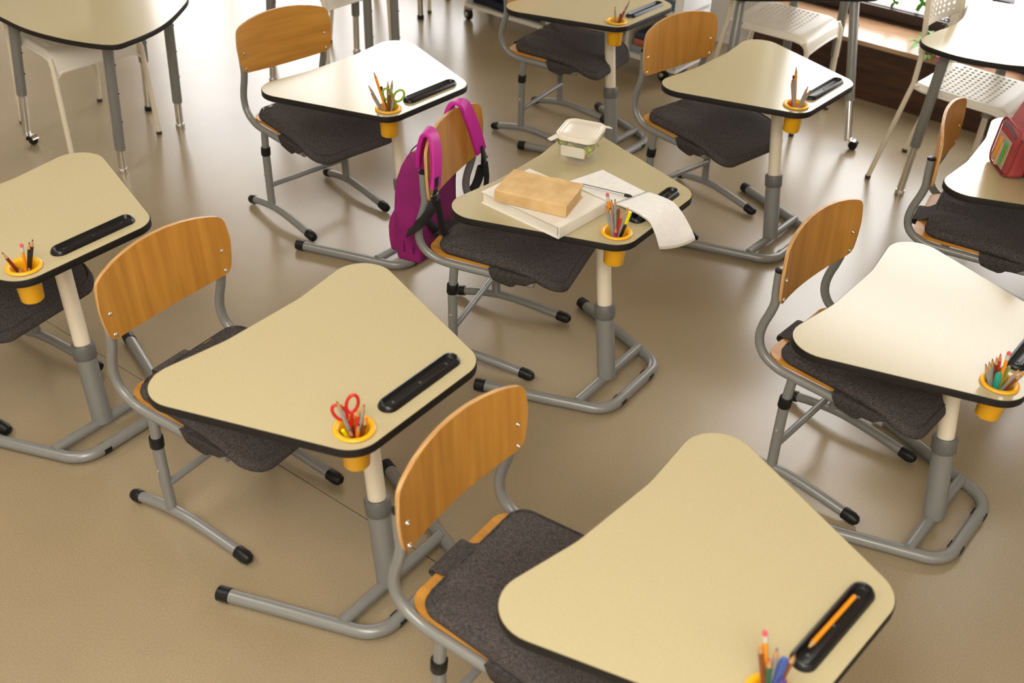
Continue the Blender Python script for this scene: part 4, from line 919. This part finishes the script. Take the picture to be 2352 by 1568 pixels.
# padded straps over the chair back
st = obj('shoulder_strap', ribbon([(-.160, -.130, .745), (-.150, -.146, .81), (-.128, -.158, .876), (-.096, -.165, .873), (-.080, -.178, .825), (-.073, -.192, .765), (-.072, -.203, .705)], [Vector((0, 1, .25)), Vector((0, 1, .3)), Vector((0, 1, .2)), Vector((0, 1, -.05)), Vector((.1, 1, -.1)), Vector((.1, 1, -.1)), Vector((.1, 1, -.1))], .055, .014, 'shoulder_strap', 'pinkstrap'), t)
st2 = obj('shoulder_strap', ribbon([(-.165, .085, .755), (-.156, .080, .83), (-.134, .082, .888), (-.102, .092, .884), (-.090, .118, .835), (-.078, .150, .76), (-.068, .180, .675)], [Vector((0, 1, -.2)), Vector((0, 1, -.2)), Vector((0, 1, -.15)), Vector((.1, 1, -.1)), Vector((.25, 1, .2)), Vector((.35, 1, .25)), Vector((.35, 1, .25))], .052, .014, 'shoulder_strap', 'pinkstrap'), t)
for s_, pts in ((st, [(-.066, -.203, .745), (-.068, -.207, .70), (-.075, -.212, .665)]), (st2, [(-.062, .178, .70), (-.060, .186, .655), (-.068, .205, .63)])):
    obj('webbing', ribbon(pts, Vector((.1, 1, 0)), .026, .004, 'webbing', 'webbing', 5), s_)
for y, z in ((-.212, .668), (.205, .632)):
    bk = obj('buckle', rbox((.014, .036, .048), .005, 3, 'buckle', 'black'), t, (-.066, y, z), (.0, 0, .12))
    obj('buckle_bar', MB().tube([(.008, -.019, .004), (.008, .019, .004)], .004, 8).me('buckle_bar', 'black'), bk)
obj('lower_strap', ribbon([(-.070, -.212, .655), (-.095, -.226, .60), (-.14, -.226, .545), (-.19, -.185, .49)], [Vector((0, .3, 1)), Vector((.3, 0, 1)), Vector((.5, 0, 1)), Vector((.5, 0, 1))], .034, .004, 'lower_strap', 'webbing'), t)
obj('lower_strap', ribbon([(-.068, .208, .62), (-.088, .232, .57), (-.11, .235, .50), (-.15, .19, .42), (-.17, .15, .37)], [Vector((.4, 0, 1)), Vector((1, 0, .2)), Vector((1, 0, .2)), Vector((.6, 0, 1)), Vector((.6, 0, 1))], .034, .004, 'lower_strap', 'webbing'), t)
obj('strap_tail', ribbon([(-.064, -.205, .655), (-.062, -.190, .60), (-.065, -.165, .54), (-.060, -.140, .485), (-.052, -.128, .455)], Vector((.4, 1, 0)), .026, .003, 'strap_tail', 'webbing'), t)
obj('strap_tail', ribbon([(-.060, .205, .62), (-.058, .218, .55), (-.066, .224, .48), (-.07, .226, .44)], Vector((.6, 1, 0)), .024, .003, 'strap_tail', 'webbing'), t)
obj('lower_strap', ribbon([(-.145, -.120, .52), (-.142, -.075, .47), (-.143, -.03, .42)], Vector((0, .6, 1)), .034, .004, 'lower_strap', 'webbing'), t)

# ------------------------------------------------------------------ rose pink school bag on the right-hand desk
p0, p1 = Vector((.111, -.049)), Vector((.200, -.185)); ux = (p1 - p0).normalized(); nb = Vector((-ux.y, ux.x))   # ux along the pocket, nb into the bag
if nb.x < 0: nb = -nb
ctr = p0 + ux * .082; ang = atan2(ux.y, ux.x)
t = thing('school_bag', 'rose pink school bag with clear front pocket standing on the desk at the right edge', 'bag', on('D6', ctr.x, ctr.y, 0), DESKS['D6'][2] + ang)
# local: x along the pocket front, y into the bag, z up
def bagfn(c, lean):
    def fn(v): return (c[0] + v.x, c[1] + v.y + lean * (v.z), c[2] + v.z)
    return fn
d1 = (.30, .17, .285); obj('main_bag', rbox(d1, .035, 5, 'main_bag', 'satchel', bagfn((.075, .150, .144), .10), 3), t)
obj('lower_panel', rbox((.306, .175, .095), .03, 4, 'lower_panel', 'navy', bagfn((.075, .146, .050), .10), 2), t)
d2 = (.178, .075, .175); pk = obj('front_pocket', rbox(d2, .034, 6, 'front_pocket', 'satchel', bagfn((0, .030, .089), .06), 2), t)
obj('pocket_window', rbox((.108, .004, .105), .0015, 2, 'pocket_window', 'film'), pk, (-.002, -.0125, .074), (-.06, 0, 0))
flat('violet_grey', (.11, .09, .14), .6)
obj('pocket_zip', ribbon([(-.062, -.0068, .152), (0, -.0045, .156), (.062, -.0068, .146)], Vector((0, .3, 1)), .010, .003, 'pocket_zip', 'violet_grey'), pk)
for off, m in ((.004, 'pinkseam'), (.055, 'pinkseam')):
    flat('pinkseam', (.30, .04, .05), .5); pl = fillet([(-.087, .004), (.087, .004), (.087, .174), (-.087, .174)], .036, 8)
    obj('piping', MB().tube([Vector((p.x, off - .008 + .06 * (p.y - .089) + .0, p.y)) for p in pl] + [Vector((pl[0].x, off - .008 + .06 * (pl[0].y - .089), pl[0].y))], .0036, 8, False).me('piping', m), pk)
for i, (x, z, c) in enumerate(((-.036, .075, 'orange'), (-.012, .06, 'wood'), (.018, .078, 'green'), (.034, .072, 'olive'))):
    pencil('%s felt pen inside the clear pocket of the rose pink bag' % ['orange', 'wood coloured', 'bright green capped', 'olive'][i], on('D6', *(ctr + ux * x + nb * -.0125), z - .045), on('D6', *(ctr + ux * (x + .008) + nb * -.0095), z + .04), c, 'marker')
fl_ = obj('flap', rbox((.30, .028, .19), .026, 5, 'flap', 'satchel', lambda v: (.096 + v.x * (1 - .10 * max(0, -v.z / .095) ** 2), .052 + v.y + .42 * v.z + .006 * sin(v.x * 25) - .35 * (v.z > .05) * 0, .245 + v.z * .95 - .014 * (v.x / .15) ** 2 * (v.z < 0) * -1), 6), t)
obj('flap_lining', rbox((.29, .02, .17), .02, 4, 'flap_lining', 'navy', lambda v: (.10 + v.x, .068 + v.y + .42 * v.z, .234 + v.z), 4), t)
hr = MB(); rnd = random.Random(2)
for i in range(14):
    x, z = rnd.uniform(-.03, .2), rnd.uniform(-.06, .07); pts = []
    for k in range(13):
        a = 2 * pi * k / 12; hx = .0058 * (sin(a) ** 3); hz = .0058 * (.81 * cos(a) - .31 * cos(2 * a) - .12 * cos(3 * a)); pts.append(Vector((x + hx, .052 + .42 * (z + hz) - .0148, .245 + (z + hz) * .95)))
    hr.tube(pts, .0008, 5, False)
obj('heart_print', hr.me('heart_print', flat('heart_red', (.30, .015, .03), .6)), fl_)
obj('carry_handle', ribbon([(.04, .2, .285), (.05, .2, .315), (.10, .2, .325), (.15, .2, .315), (.16, .2, .285)], Vector((0, 1, 0)), .03, .006, 'carry_handle', 'navy'), t)
